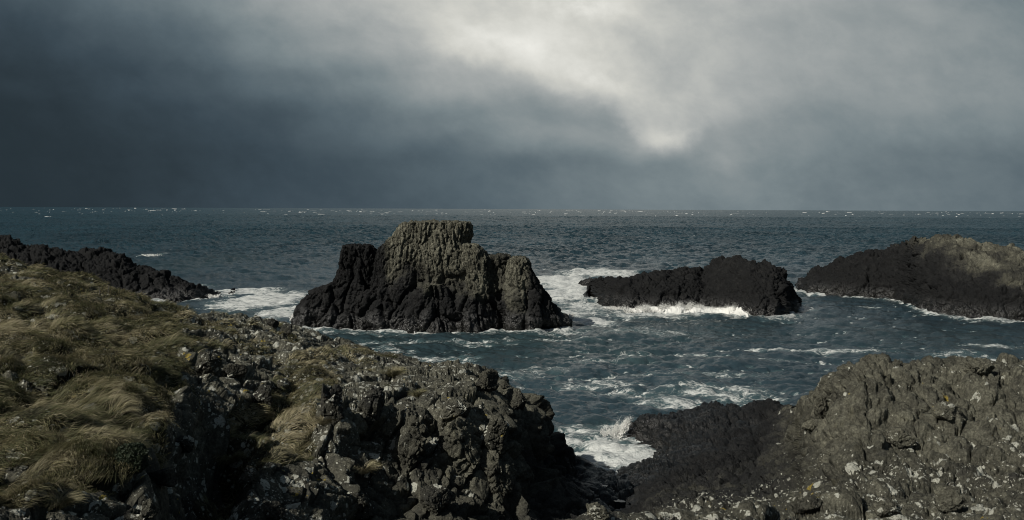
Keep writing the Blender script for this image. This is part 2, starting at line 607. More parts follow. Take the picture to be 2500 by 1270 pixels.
def water_material():
    m, t = new_mat('sea_water')
    g = t.node('ShaderNodeNewGeometry')
    P = S(t, g.outputs['Position'])
    x, y, z = t.sep(P)
    foam = t.attr('foam'); shal = t.attr('shallow'); far = t.attr('far')
    # ripples: crests run roughly east-west
    P1 = t.comb(x * 0.55, y, z)
    near = 1 - far
    r1 = t.noise(P1, 1.1, 6, 0.62, 0.3)
    r2 = t.noise(t.comb(x * 0.6, y, z), 5.5, 5, 0.6, 0.4)
    bm1 = t.bump(r1, 0.55, 0.42)
    bm2 = t.bump(r2, 0.5, 0.06, bm1)
    farh = t.noise(t.comb(x * 0.9, y * 0.45, 0), 0.22, 8, 0.72, 0.2)
    bm3 = t.bump(farh * far, 1.0, 3.0, bm2)
    # lace of foam
    wv = t.vm('ADD', t.comb(x * 0.62, y, 0), t.vm('SCALE', t.noise(t.comb(x * 0.5, y, 0), 0.42, 5, 0.6, color=True), scale=2.6))
    n3 = t.noise(wv, 1.2, 7, 0.68, 0.5)
    n4 = t.noise(P, 9.0, 4, 0.65)
    ra = t.noise(wv, 0.55, 6, 0.6, 0.3)
    rb = t.noise(wv, 1.7, 5, 0.62, 0.4)
    rg = t.m('EXPONENT', t.m('ABSOLUTE', ra - 0.5) * -30.0) * 0.50 + t.m('EXPONENT', t.m('ABSOLUTE', rb - 0.5) * -19.0) * 0.42
    lace = rg + (n3 - 0.5) * 1.1 + (n4 - 0.5) * 0.55 - 0.34
    f = t.step(foam * 0.92 + lace * t.step(foam, 0.02, 0.35, 0.25, 1.0), 0.38, 1.0)
    # scattered crests far out
    w3 = t.noise(t.comb(x * 0.45, y, 5.0), 0.42, 5, 0.6, 0.4)
    wc2 = t.step(w3, 0.70, 0.75, 0.0, 0.8) * t.step(y, 70.0, 160.0)
    f = t.m('MAXIMUM', f, wc2 * t.step(y, 900.0, 350.0), clamp=True)
    deep = t.mix(t.noise(t.comb(x * 0.5, y, 0), 0.06, 4, 0.6), (0.014, 0.026, 0.034), (0.023, 0.039, 0.048))
    wp = t.step(t.noise(t.comb(x * 0.12, y * 0.05, 2.0), 0.30, 6, 0.62, 0.3), 0.3, 0.7, 0.80, 1.30)
    deep = t.mix(far, deep, t.mix(farh, (0.009, 0.028, 0.041), (0.024, 0.053, 0.068)))
    deep = t.vm('SCALE', deep, scale=wp)
    col = t.mix(shal, deep, (0.020, 0.037, 0.041))
    col = t.mix(t.step(foam, 0.05, 0.6, 0.0, 0.55), col, (0.06, 0.10, 0.105))
    p = t.node('ShaderNodeBsdfPrincipled')
    t.put(p.inputs['Base Color'], col)
    t.put(p.inputs['Roughness'], t.step(far, 0.0, 1.0, 0.14, 0.30))
    p.inputs['IOR'].default_value = 1.33
    t.put(p.inputs['Specular IOR Level'], t.step(far, 0.0, 1.0, 0.5, 0.22))
    t.put(p.inputs['Normal'], bm3)
    q = t.node('ShaderNodeBsdfPrincipled')
    t.put(q.inputs['Base Color'], t.mix(n3, (0.46, 0.49, 0.49), (0.70, 0.70, 0.66)))
    q.inputs['Roughness'].default_value = 0.9
    t.put(q.inputs['Normal'], t.bump(n3 + n4 * 0.4, 0.8, 0.25))
    mx = t.node('ShaderNodeMixShader')
    t.put(mx.inputs[0], f * 0.93)
    t.t.links.new(p.outputs[0], mx.inputs[1])
    t.t.links.new(q.outputs[0], mx.inputs[2])
    finish(t, mx.outputs[0])
    return m


def plain(name, col, rough, scale=20.0, var=0.4, bump=0.02, spec=0.4):
    m, t = new_mat(name)
    tc = t.node('ShaderNodeNewGeometry')
    P = S(t, tc.outputs['Position'])
    n = t.noise(P, scale, 5, 0.6)
    c2 = tuple(q * (1 - var) for q in col)
    p = t.node('ShaderNodeBsdfPrincipled')
    t.put(p.inputs['Base Color'], t.mix(n, c2, col))
    p.inputs['Roughness'].default_value = rough
    p.inputs['Specular IOR Level'].default_value = spec
    t.put(p.inputs['Normal'], t.bump(n, 0.5, bump))
    finish(t, p.outputs[0])
    return m


ROCK = rock_material()
GRASS = grass_material()
WATER = water_material()
FOAM = plain('foam', (0.72, 0.72, 0.69), 0.9, 6.0, 0.2, 0.03, 0.2)
CAPS = plain('whitecap_foam', (0.46, 0.48, 0.48), 0.9, 0.05, 0.3, 0.3, 0.1)
WOOD = plain('weathered_wood', (0.16, 0.15, 0.13), 0.85)
LEAF = plain('heath_leaf', (0.022, 0.036, 0.014), 0.7, 40.0, 0.5)
POOL, tpool = new_mat('pool_water')
_p = tpool.node('ShaderNodeBsdfPrincipled')
_p.inputs['Base Color'].default_value = (0.02, 0.03, 0.035, 1)
_p.inputs['Roughness'].default_value = 0.06
_p.inputs['IOR'].default_value = 1.33
tpool.put(_p.inputs['Normal'], tpool.bump(tpool.noise(S(tpool, tpool.node('ShaderNodeNewGeometry').outputs['Position']), 5.0, 3), 0.2, 0.02))
finish(tpool, _p.outputs[0])

SHORE = []                                                       # rock points at the waterline, for the foam


def displace_grid(G, fn):
    nr, nc, _ = G.shape
    N = blur(grid_normals(blur(G, 2)), 6)
    N /= np.linalg.norm(N, axis=2, keepdims=True)
    P = G.reshape(-1, 3); n = N.reshape(-1, 3)
    return fn(P, n)


# ------------------------------------------------------------------ the left headland
LEFT = [
 (-420, [(5, 1600), (9, 1250), (12, 1100), (16, 950), (20, 850), (25, 760), (30, 690), (34, 660), (37, 632), (40, 618)]),
 (0, [(6, 1600), (10, 1270), (13, 1130), (17, 990), (21, 880), (26, 790), (31, 720), (35, 690), (38, 658), (41, 638)]),
 (150, [(6, 1600), (10, 1280), (13, 1140), (17, 1000), (21, 890), (26, 800), (31, 740), (35, 716), (39, 684), (42, 670)]),
 (300, [(6, 1600), (11, 1290), (14, 1150), (18, 1010), (22, 900), (27, 825), (32, 775), (36, 755), (39, 735), (42, 722)]),
 (430, [(6, 1600), (12, 1310), (15, 1190), (19, 1050), (23, 930), (28, 845), (32, 805), (36, 788), (38, 776), (41, 766)]),
 (560, [(7, 1650), (14, 1330), (18, 1190), (22, 1060), (25, 960), (29, 880), (33, 832), (37, 800), (40, 780), (43, 766)]),
 (680, [(8, 1650), (17, 1320), (20, 1200), (23, 1080), (26, 960), (30, 895), (34, 850), (38, 816), (41, 797), (44, 784)]),
 (800, [(8, 1650), (19, 1320), (21.5, 1200), (23.2, 1090), (25.0, 985), (29, 922), (33, 882), (37, 855), (41, 838), (44, 828)]),
 (900, [(8, 1650), (21, 1320), (23, 1200), (24.2, 1100), (25.4, 995), (29, 933), (33, 898), (36, 882), (39, 872), (42, 866)]),
 (1050, [(8, 1650), (22, 1320), (24, 1200), (25.2, 1100), (26.2, 1005), (29, 950), (32, 922), (34, 908), (36, 898), (38, 891)]),
 (1180, [(8, 1650), (23, 1320), (25, 1210), (26.2, 1110), (27.2, 1025), (29, 970), (31, 940), (33, 920), (35, 908), (37, 901)]),
 (1270, [(8, 1650), (24, 1320), (26, 1230), (27.5, 1150), (29, 1075), (30, 1038), (31, 1008), (32, 988), (33, 973), (34, 962)]),
 (1330, [(8, 1650), (25, 1310), (27, 1250), (29, 1195), (30.5, 1155), (31.5, 1125), (32.5, 1100), (33, 1082), (33.5, 1067), (34, 1055)]),
 (1410, [(8, 1650), (26, 1310), (28, 1265), (30, 1225), (32, 1193), (33.5, 1170), (34.5, 1156), (35, 1146), (35.5, 1136), (36, 1126)]),
 (1500, [(8, 1650), (27, 1340), (30, 1290), (32, 1258), (34, 1230), (35, 1208), (36, 1192), (37, 1176), (37.5, 1168), (38, 1160)]),
 (1620, [(8, 1700), (27, 1450), (30, 1400), (32, 1370), (34, 1330), (35, 1310), (36, 1290), (37, 1270), (38, 1260), (39, 1250)]),
]
GR1 = [(-900, 560), (0, 580), (130, 610), (250, 640), (300, 665), (400, 715), (445, 745), (470, 800), (600, 822), (690, 845), (850, 838),
       (870, 872), (800, 905), (720, 885), (640, 880), (560, 852), (480, 862), (445, 900), (440, 980), (400, 1050), (380, 1090),
       (300, 1170), (180, 1200), (60, 1250), (-900, 1350)]
GR2 = [(540, 1040), (600, 990), (690, 925), (770, 875), (830, 905), (775, 1000), (790, 1060), (740, 1115), (650, 1130), (560, 1135), (495, 1100), (500, 1050)]
GR3 = [(400, 735), (560, 745), (640, 770), (700, 800), (740, 830), (600, 830), (470, 790)]


def left_fn(P, n):
    pu, pv = proj(P)
    # terrain forms that belong to the ground: where turf and bare rock lie
    wob = np.stack([fbm(P, 1.4, 4, 11), fbm(P, 1.4, 4, 12)], 1)
    uu = pu + wob[:, 0] * 75; vv = pv + wob[:, 1] * 45
    g = (inpoly(uu, vv, GR1) | inpoly(uu, vv, GR2)).astype(float)
    g3 = inpoly(uu, vv, GR3) & (fbm(P, 1.0, 3, 77) > 0.18)
    g = np.maximum(g, g3)
    # ledges: stray turf on gentle ground of the plateau
    flat = (n[:, 2] > 0.80) & (pu > 700) & (pu < 1080) & (pv < 960) & (fbm(P, 1.1, 4, 31) > 0.22)
    g = np.maximum(g, flat * 1.0)
    g = np.where((pu > -300) & (vv > 1150) & (fbm(P, 1.3, 3, 35) > 0.20), 0, g)
    g = np.where((pu < 430) & (pv < 730) & (fbm(P, 1.8, 3, 36) > 0.24), 0, g)
    g = np.where((pu > 430) & (fbm(P, 0.9, 3, 37) > 0.06 - 0.12 * sst(pu, 430, 800)) & ~inpoly(uu, vv, GR2), 0, g)
    g = np.where((pu < 440) & (fbm(P, 1.2, 3, 38) > 0.55), 0, g)
    nr, nc = left_fn.shape
    gs = blur(g.reshape(nr, nc), 6).ravel()
    rk = 1 - gs
    # cleft between the grass slope and the rock face
    path = [(at(505, 1330, 12.5)), (at(480, 1240, 14.5)), (at(470, 1150, 16.5)), (at(520, 1060, 20.0)), (at(545, 1010, 22.0))]
    dmin = np.full(len(P), 9.0)
    for a, b in zip(path[:-1], path[1:]):
        ab = (b - a)[:2]
        t = np.clip(((P[:, :2] - a[:2]) @ ab) / (ab @ ab), 0, 1)
        dd = np.linalg.norm(P[:, :2] - (a[:2] + t[:, None] * ab), axis=1)
        dmin = np.minimum(dmin, dd)
    P = P.copy()
    dmin = dmin + fbm(P, 0.9, 3, 5) * 0.25
    P[:, 2] -= 2.2 * (1 - sst(dmin, 0.15, 0.95))
    # turf: hummocks combed to the east
    q = P + np.stack([fbm(P, 2.5, 2, 41), fbm(P, 2.5, 2, 42), 0 * pu], 1) * 0.8
    F1, F2, V, a, b, c = worley(q / np.array([1.5, 1.2, 3.0]), 21)
    hum = (0.60 - F1) * 0.75 + V[:, 0] * 0.45 * a + fbm(P, 0.6, 3, 8) * 0.07 + fbm(P, 3.5, 3, 9) * 0.35
    # rock: fractured face with upright blocks
    steep = sst(1 - n[:, 2], 0.15, 0.6)
    st = P * 1.0
    big = blocks(st, (1.3, 1.5, 2.4), 51, tilt=1.1, crack=0.8, step=1.1, cw=0.12, warp=0.15)
    med = blocks(st, (0.60, 0.60, 0.90), 52, tilt=1.1, crack=0.8, step=0.8, cw=0.14, warp=0.15)
    sml = blocks(st, (0.25, 0.25, 0.32), 53, tilt=1.1, crack=0.7, step=0.6, cw=0.18, warp=0.15)
    tiny = blocks(st, (0.11, 0.11, 0.14), 54, tilt=0.9, crack=0.5, step=0.5, cw=0.3)
    vr = 0.35 + 1.0 * sst(fbm(P, 1.1, 3, 57), -0.35, 0.35)
    fl = 0.60 + 0.40 * steep
    rd = big * (0.24 + 0.48 * steep) + (med * 0.18 + sml * 0.075 * vr) * fl + tiny * 0.026 * vr + fbm(P, 3.0, 4, 55) * 0.30 + 0.10
    hum = hum - 0.30 * (1 - sst(F2 - F1, 0.0, 0.30)) * sst(fbm(P, 2.0, 2, 10), -0.5, 0.2)
    d = hum * gs + rd * rk
    calm = sst(P[:, 2], -0.5, 1.5) * 0.6 + 0.4
    nn = n * np.array([1, 1, 0.8])
    P2 = P + nn * (d * calm)[:, None]
    P2[:, 2] += gs * 0.05
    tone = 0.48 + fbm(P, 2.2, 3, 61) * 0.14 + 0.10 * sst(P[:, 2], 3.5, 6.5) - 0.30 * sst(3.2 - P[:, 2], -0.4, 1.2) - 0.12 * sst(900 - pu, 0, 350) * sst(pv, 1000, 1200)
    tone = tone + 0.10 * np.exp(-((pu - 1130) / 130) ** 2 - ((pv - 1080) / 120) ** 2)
    lich = (0.60 + 0.40 * sst(1000 - pu, 0, 300)) * sst(P[:, 2], 3.5, 5.5) * sst(1230 - pu, 0, 100)
    lich = lich + 0.25 * sst(1000 - pv, 0, 120) * sst(1200 - pu, 0, 200)
    wet = sst(2.6 - P[:, 2], 0, 1.8)
    return P2, dict(tone=tone, lichen=lich, wet=wet, soil=gs * 0.9, turf=g * sst(gs, 0.25, 0.6))


GL = net(LEFT, 1.7, 760)
left_fn.shape = GL.shape[:2]
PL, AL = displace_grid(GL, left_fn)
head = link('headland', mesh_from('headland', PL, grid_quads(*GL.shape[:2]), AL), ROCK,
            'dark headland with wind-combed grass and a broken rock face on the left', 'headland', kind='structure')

# ------------------------------------------------------------------ the right shore and rock hill
RIGHT = [
 (1130, [(6, 1600), (11, 1320), (14, 4.0), (20, 3), (26, 2.3), (30, 1.8), (33, 1.3), (36, 0.8), (38, 0), (40, -1)]),
 (1280, [(6, 1600), (11, 1280), (14, 4.5), (20, 2.5), (27, 1.8), (31, 1.5), (34, 1.2), (37, .8), (39, 0), (41, -1.5)]),
 (1400, [(6, 1600), (11, 1262), (14, 4.5), (20, 2.5), (27, 1.5), (31, 1.2), (34, 1205), (37, 1172), (39.5, .1), (42, -1.5)]),
 (1480, [(6, 1600), (11, 1246), (14, 4.5), (20, 2.5), (27, 1.3), (31, 1.0), (34, 1195), (38, 1156), (41, -.3), (44, -1.5)]),
 (1530, [(6, 1600), (11, 1256), (14, 5.0), (20, 2.8), (27, 1.5), (33, 1205), (39, 1142), (42, -.8), (46, 1085), (47.0, 1045)]),
 (1580, [(6, 1600), (11, 1262), (14, 5.0), (20, 1282), (27, 1235), (33, 1180), (39, 1132), (42, -.1), (45, 1068), (47.0, 1010)]),
 (1620, [(6, 1600), (11, 1264), (14, 1266), (20, 1250), (27, 1205), (34, 1155), (39, 1118), (43, 1070), (45, 1035), (47, 1006)]),
 (1750, [(6, 1600), (11, 1268), (14, 1262), (20, 1232), (27, 1182), (34, 1125), (39, 1080), (43, 1035), (45, 1008), (47, 992)]),
 (1860, [(6, 1600), (11, 1266), (14, 1255), (20, 1215), (27, 1160), (34, 1100), (39, 1055), (43, 1015), (45, 995), (47, 985)]),
 (1925, [(6, 1600), (12, 1285), (14, 1262), (18, 1225), (22, 1185), (26, 1135), (31, 1082), (37, 1032), (41, 1008), (44, 994)]),
 (1975, [(6, 1600), (13, 1290), (15, 1258), (17, 1215), (19.2, 1168), (21.6, 1112), (24, 1058), (25.5, 1018), (26.5, 990), (28, 968)]),
 (2040, [(6, 1600), (13, 1290), (15, 1253), (16.4, 1205), (17.8, 1150), (19.2, 1092), (20.6, 1028), (21.8, 972), (22.6, 930), (24, 908)]),
 (2110, [(6, 1600), (13, 1290), (15, 1250), (16.2, 1200), (17.3, 1142), (18.4, 1080), (19.4, 1015), (20.4, 950), (21.2, 908), (22.5, 882)]),
 (2250, [(6, 1600), (13, 1290), (15, 1248), (16.2, 1198), (17.3, 1140), (18.4, 1078), (19.4, 1013), (20.4, 950), (21.2, 908), (22.5, 880)]),
 (2400, [(6, 1600), (13, 1290), (15, 1245), (16.2, 1195), (17.3, 1135), (18.4, 1072), (19.4, 1008), (20.4, 948), (21.2, 908), (22.5, 882)]),
 (2520, [(6, 1600), (13, 1290), (15, 1245), (16.2, 1195), (17.3, 1135), (18.4, 1072), (19.4, 1010), (20.4, 952), (21.2, 914), (22.5, 890)]),
 (2950, [(6, 1600), (13, 1290), (15, 1250), (16.2, 1200), (17.3, 1140), (18.4, 1080), (19.4, 1020), (20.4, 962), (21.2, 928), (22.5, 908)]),
]


def right_fn(P, n):
    pu, pv = proj(P)
    st = P
    big = blocks(st, (1.7, 1.5, 1.4), 151, tilt=0.7, crack=0.5, step=0.9, cw=0.12)
    med = cobbles(st, (0.60, 0.74, 0.62), 152) - 0.5
    sml = cobbles(st, (0.26, 0.33, 0.27), 153) - 0.5
    tiny = blocks(st, (0.12, 0.11, 0.10), 154, tilt=0.8, crack=0.6, step=0.4, cw=0.3)
    near = 1 - sst(P[:, 1], 9, 26)
    F1, F2, V, a_, b_, c_ = worley(P / 0.95 + np.stack([fbm(P, .7, 3, 171), fbm(P, .7, 3, 172), fbm(P, .7, 3, 173)], 1) * 0.5, 174)
    pit = (1 - sst(F2 - F1, 0.0, 0.20)) * sst(fbm(P, 1.6, 3, 175), -0.15, 0.35)
    vr = 0.25 + 1.1 * sst(fbm(P, 1.3, 3, 177), -0.35, 0.35)
    crk = sst(med + 0.5, 0.0, 0.35) - 1; crs = sst(sml + 0.5, 0.0, 0.35) - 1
    d = big * 0.22 + med * 0.23 + crk * 0.10 + (sml * 0.105 + crs * 0.05) * (0.5 + 0.5 * vr) + (cobbles(st, (0.115, 0.13, 0.12), 158) - 0.5) * 0.042 + tiny * 0.018 * vr + fbm(P, 3.2, 4, 155) * 0.28 - 0.26 * pit
    d = d * (1 - 0.55 * (1 - sst(P[:, 1], 14, 19)) * (1 - sst(pu, 1650, 1850)))
    low = 1 - sst(P[:, 2], 0.2, 1.4)
    d = d * (1 - 0.15 * low)
    P2 = P + n * np.array([1, 1, 0.85]) * d[:, None]
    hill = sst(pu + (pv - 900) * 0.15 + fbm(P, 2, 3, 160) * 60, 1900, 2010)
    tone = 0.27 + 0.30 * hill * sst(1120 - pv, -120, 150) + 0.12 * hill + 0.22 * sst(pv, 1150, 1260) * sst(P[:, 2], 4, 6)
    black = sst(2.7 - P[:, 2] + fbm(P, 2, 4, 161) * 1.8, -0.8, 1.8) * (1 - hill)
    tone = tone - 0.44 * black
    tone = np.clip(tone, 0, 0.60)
    lich = np.clip(0.95 * sst(pv + (pu - 1900) * 0.10, 1060, 1230) * sst(P[:, 2], 3.6, 5.5) + 0.10 * hill, 0, 0.95)
    wet = sst(2.4 - P[:, 2] + fbm(P, 1.5, 3, 162) * 0.6, 0, 1.6)
    z = np.zeros(len(P))
    return P2, dict(tone=tone, lichen=lich, wet=wet, soil=z)


GRt = net(RIGHT, 1.7, 760, floor=-2.0)
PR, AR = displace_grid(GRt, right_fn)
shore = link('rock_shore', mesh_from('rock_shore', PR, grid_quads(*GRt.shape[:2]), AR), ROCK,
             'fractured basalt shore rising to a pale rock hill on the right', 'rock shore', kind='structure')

# ------------------------------------------------------------------ far dark ridge, two islets to the east: one sheet over each mound
def mound(name, label, cat, cols, seed, tone_fn, spacing=2.0, nrows=240, sizes=(3.2, 1.3, 0.55), kind=None, amp=1.0, group=None,
          back=((2.2, -2.5), (4.5, -5.5), (7, -8), (9, -12))):
    G = net(cols, spacing, nrows, back=back, floor=-1.5)

    def fn(P, n):
        pu, pv = proj(P)
        a = blocks(P, (sizes[0], sizes[0], sizes[0] * 1.2), seed, tilt=0.9, crack=0.5, step=0.9, cw=0.16)
        b = blocks(P, (sizes[1], sizes[1], sizes[1] * 1.4), seed + 10, tilt=1.0, crack=0.6, step=0.8, cw=0.2)
        c = blocks(P, (sizes[2], sizes[2], sizes[2] * 1.4), seed + 20, tilt=1.0, crack=0.6, step=0.6, cw=0.25)
        e_ = blocks(P, (sizes[2] * 0.45,) * 3, seed + 25, tilt=1.1, crack=0.7, step=0.8, cw=0.2)
        d = a * 0.20 * sizes[0] + b * 0.24 * sizes[1] + c * 0.30 * sizes[2] + e_ * 0.14 * sizes[2] + fbm(P, sizes[0] * 2, 3, seed + 30) * 0.4
        P2 = P + n * (d * amp)[:, None]
        tone, lich = tone_fn(P2, pu, pv)
        wet = sst(2.4 - P2[:, 2], 0, 2.2)
        return P2, dict(tone=tone, lichen=lich, wet=wet, soil=np.zeros(len(P)))
    P2, A = displace_grid(G, fn)
    SHORE.append(P2[np.abs(P2[:, 2]) < 0.3])
    return link(name, mesh_from(name, P2, grid_quads(*G.shape[:2]), A), ROCK, label, cat, group=group, kind=kind)


def wl(v):                                       # distance at which the sea shows at height v
    return CAMH * FPX / (v - HZ)


def mcol(u, vbase, vtop, dep, belly=0.55):
    """front foot at the waterline, rounded face, crest"""
    y0 = wl(vbase)
    k = [(y0 - 1.0, -1.6), (y0, 0.0)]
    for f, yf in ((0.25, 0.10), (belly, 0.35), (0.82, 0.65), (1.0, 1.0)):
        k.append((y0 + dep * yf, vbase + (vtop - vbase) * f))
    return (u, k)


ridge_cols = [mcol(-420, 742, 560, 9), mcol(-150, 742, 568, 9), mcol(0, 742, 578, 9), mcol(60, 742, 588, 9), mcol(130, 742, 603, 8), mcol(185, 742, 612, 8),
              mcol(240, 741, 612, 8), mcol(300, 741, 624, 7), mcol(345, 740, 648, 7), mcol(385, 740, 664, 6), mcol(430, 740, 677, 6),
              mcol(462, 741, 692, 5), mcol(500, 735, 702, 4), mcol(530, 726, 708, 3), mcol(556, 722, 714, 2), (575, [(122, -1.5), (123, -.9), (124, -.6), (125, -.5), (126, -.6), (127, -.8)])]
mound('ridge', 'long black rock ridge running down to the foam behind the grassy headland', 'rock ridge', ridge_cols, 301,
      lambda P, u, v: (-0.02 + 0 * u + fbm(P, 3, 3, 5) * 0.06, 0.0 * u), sizes=(3.0, 1.2, 0.5))

is2 = [(1425, [(101, -1.5), (102, -1.2), (103, -1), (104, -.9), (105, -1), (106, -1.2)]),
       mcol(1438, 724, 688, 3), mcol(1450, 732, 682, 4), mcol(1480, 748, 676, 5), mcol(1510, 757, 679, 6), mcol(1540, 760, 676, 6), mcol(1570, 760, 664, 7), mcol(1610, 760, 657, 7),
       mcol(1680, 758, 652, 8), mcol(1720, 756, 658, 8), mcol(1745, 757, 642, 8), mcol(1775, 762, 633, 8), mcol(1810, 770, 629, 8), mcol(1850, 776, 640, 8),
       mcol(1890, 776, 648, 7), mcol(1922, 772, 656, 6), mcol(1933, 768, 690, 4), mcol(1944, 762, 715, 3), mcol(1953, 752, 728, 2),
       (1962, [(103, -1.5), (104, -1.2), (105, -1), (106, -.9), (107, -1), (108, -1.2)])]
mound('rock_islet', 'low black wet islet with a breaking wave along its front', 'islet', is2, 341,
      lambda P, u, v: (0.0 + 0.04 * sst(P[:, 2], 2, 5) + fbm(P, 2, 3, 6) * 0.06, 0 * u), sizes=(2.4, 1.0, 0.42), amp=0.85)

is3 = [(1938, [(124, -1.5), (125, -1.2), (126, -1), (127, -.9), (128, -1), (129, -1.2)]),
       mcol(1950, 708, 680, 4), mcol(1975, 714, 664, 6), mcol(2000, 717, 652, 7), mcol(2050, 721, 632, 8), mcol(2110, 724, 612, 9), mcol(2160, 726, 607, 10),
       mcol(2200, 733, 592, 10), mcol(2245, 752, 577, 11), mcol(2300, 764, 573, 11), mcol(2350, 770, 574, 12), mcol(2400, 774, 583, 12), mcol(2440, 777, 594, 11), mcol(2462, 778, 590, 11), mcol(2490, 780, 602, 10),
       mcol(2520, 780, 622, 9), mcol(2600, 780, 650, 8), mcol(2700, 775, 700, 6), (2780, [(98, -1.5), (99, -1.2), (100, -1), (101, -.9), (102, -1), (103, -1.2)])]


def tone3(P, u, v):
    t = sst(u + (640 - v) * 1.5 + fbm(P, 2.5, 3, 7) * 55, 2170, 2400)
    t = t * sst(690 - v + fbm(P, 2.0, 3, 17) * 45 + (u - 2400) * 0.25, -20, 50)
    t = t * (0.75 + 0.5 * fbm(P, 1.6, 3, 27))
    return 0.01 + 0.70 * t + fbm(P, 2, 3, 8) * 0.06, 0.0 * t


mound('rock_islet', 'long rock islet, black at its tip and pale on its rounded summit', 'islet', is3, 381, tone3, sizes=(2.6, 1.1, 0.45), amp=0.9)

sm = [(1402, [(110, -1.5), (110.5, -1.2), (111, -1), (111.5, -.9), (112, -1), (112.5, -1.2)]),
      mcol(1410, 697, 691, 1), mcol(1425, 700, 682, 2), mcol(1445, 702, 678, 2), mcol(1465, 704, 680, 2),
      (1478, [(110, -1.5), (110.5, -1.2), (111, -1), (111.5, -.9), (112, -1), (112.5, -1.2)])]
mound('skerry', 'small black rock in the white foam beside the low islet', 'rock', sm, 401, lambda P, u, v: (0.10 + 0 * u, 0 * u),
      sizes=(1.6, 0.7, 0.35), nrows=90, amp=0.8, back=((1, -1), (2, -2), (2.6, -3), (3, -4)))

# ------------------------------------------------------------------ the sea stack: joined lobes, voxel-fused, then cut into basalt columns
def stack():
    lobes = [  # centre distance, depth, slices (v, left, right)
     (89.5, 0.30, 3.0, [(541, 1000, 1120), (545, 982, 1150), (560, 972, 1155), (580, 962, 1152), (592, 946, 1150), (605, 932, 1156), (640, 914, 1175), (690, 900, 1206), (740, 880, 1230), (830, 850, 1270)]),
     (88.6, 0.5, 2.6, [(597, 1132, 1166), (612, 1130, 1178), (630, 1126, 1196), (700, 1120, 1216), (770, 1120, 1225), (840, 1110, 1235)]),
     (89.7, 0.4, 3.0, [(624, 1172, 1236), (632, 1176, 1240), (660, 1170, 1252), (740, 1165, 1290), (840, 1160, 1310)]),
     (88.4, 0.55, 2.4, [(629, 1254, 1280), (634, 1247, 1287), (660, 1240, 1295), (700, 1236, 1310), (760, 1225, 1335), (840, 1215, 1345)]),
     (89.0, 0.40, 2.6, [(690, 1285, 1306), (705, 1282, 1320), (722, 1280, 1338), (745, 1276, 1362), (765, 1272, 1378), (785, 1265, 1388), (840, 1255, 1394)]),
     (90.0, 0.42, 3.4, [(599, 843, 902), (603, 836, 910), (620, 830, 918), (655, 826, 922), (680, 812, 922), (720, 800, 925), (840, 780, 950)]),
     (89.5, 0.30, 2.4, [(690, 806, 835), (704, 770, 860), (715, 745, 890), (740, 728, 920), (770, 716, 945), (800, 708, 955), (840, 704, 960)]),
     (88.6, 0.22, 2.3, [(700, 960, 1180), (735, 900, 1240), (780, 860, 1290), (812, 845, 1300), (845, 840, 1305)]),
     (87.6, 0.5, 2.2, [(690, 1020, 1090), (730, 1000, 1110), (780, 985, 1125), (845, 975, 1135)]),
     (87.9, 0.5, 2.2, [(710, 1120, 1180), (750, 1105, 1195), (800, 1095, 1205), (845, 1090, 1210)]),
    ]
    V, F = [], []
    ns = 40
    th = np.arange(ns) / ns * 2 * math.pi
    for yc, dr, e, sl in lobes:
        base = sum(len(v) for v in V)
        for k, (v, ul, ur) in enumerate(sl):
            c = at((ul + ur) / 2, v, yc); l = at(ul, v, yc)
            rx = c[0] - l[0]
            ry = max(rx * dr, 1.0) + 0.10 * max(0, 12 - c[2]) * 1.2 * dr * 2
            cs, sn = np.cos(th), np.sin(th)
            x = c[0] + rx * np.sign(cs) * np.abs(cs) ** (2 / e)
            y = yc + ry * np.sign(sn) * np.abs(sn) ** (2 / e)
            V.append(np.stack([x, y, np.full(ns, c[2])], 1))
        nsl = len(sl)
        for k in range(nsl - 1):
            for j in range(ns):
                a = base + k * ns + j; b = base + k * ns + (j + 1) % ns
                F.append((a, b, b + ns, a + ns))
        F.append(tuple(base + j for j in range(ns))[::-1])
        F.append(tuple(base + (nsl - 1) * ns + j for j in range(ns)))
    me = bpy.data.meshes.new('tmp')
    me.from_pydata(np.concatenate(V).tolist(), [], F)
    o = bpy.data.objects.new('tmp', me)
    COL.objects.link(o)
    md = o.modifiers.new('r', 'REMESH'); md.mode = 'VOXEL'; md.voxel_size = 0.08; md.use_smooth_shade = True
    s = o.modifiers.new('s', 'SMOOTH'); s.factor = 0.6; s.iterations = 8
    dg = bpy.context.evaluated_depsgraph_get()
    ev = o.evaluated_get(dg).to_mesh()
    n = len(ev.vertices)
    P = np.empty(n * 3, f32); ev.vertices.foreach_get('co', P); P = P.reshape(-1, 3).astype(float)
    N = np.empty(n * 3, f32); ev.vertices.foreach_get('normal', N); N = N.reshape(-1, 3)
    nl = len(ev.loops)
    L = np.empty(nl, np.int32); ev.loops.foreach_get('vertex_index', L)
    Q = L.reshape(-1, 4) if nl == 4 * len(ev.polygons) else None
    o.evaluated_get(dg).to_mesh_clear()
    bpy.data.objects.remove(o)
    print('stack verts', n, 'quads', Q is not None)
    Nh = N.copy(); Nh[:, 2] *= 0.6
    z = P[:, 2]
    pu, pv = proj(P)
    # columns fan out downwards from the summit
    q = P.copy()
    q[:, 0] -= (P[:, 0] - at(1060, 600, 89.5)[0]) * (12 - z) * 0.012
    q += np.stack([fbm(P, 4, 3, 71), fbm(P, 4, 3, 72), fbm(P, 4, 2, 73) * 0], 1) * 0.45
    up = sst(z + fbm(P, 3, 2, 70) * 0.8, 4.0, 6.5)
    col = blocks(q, (0.43, 0.43, 3.2), 501, tilt=0.7, crack=1.0, step=1.0, cw=0.16, warp=0.08)
    cof = blocks(q, (0.34, 0.34, 0.50), 502, tilt=1.0, crack=0.8, step=0.7, cw=0.25, warp=0.1)
    rib = blocks(q, (1.7, 1.7, 5.5), 503, tilt=0.8, crack=0.8, step=0.9, cw=0.25, warp=0.2)
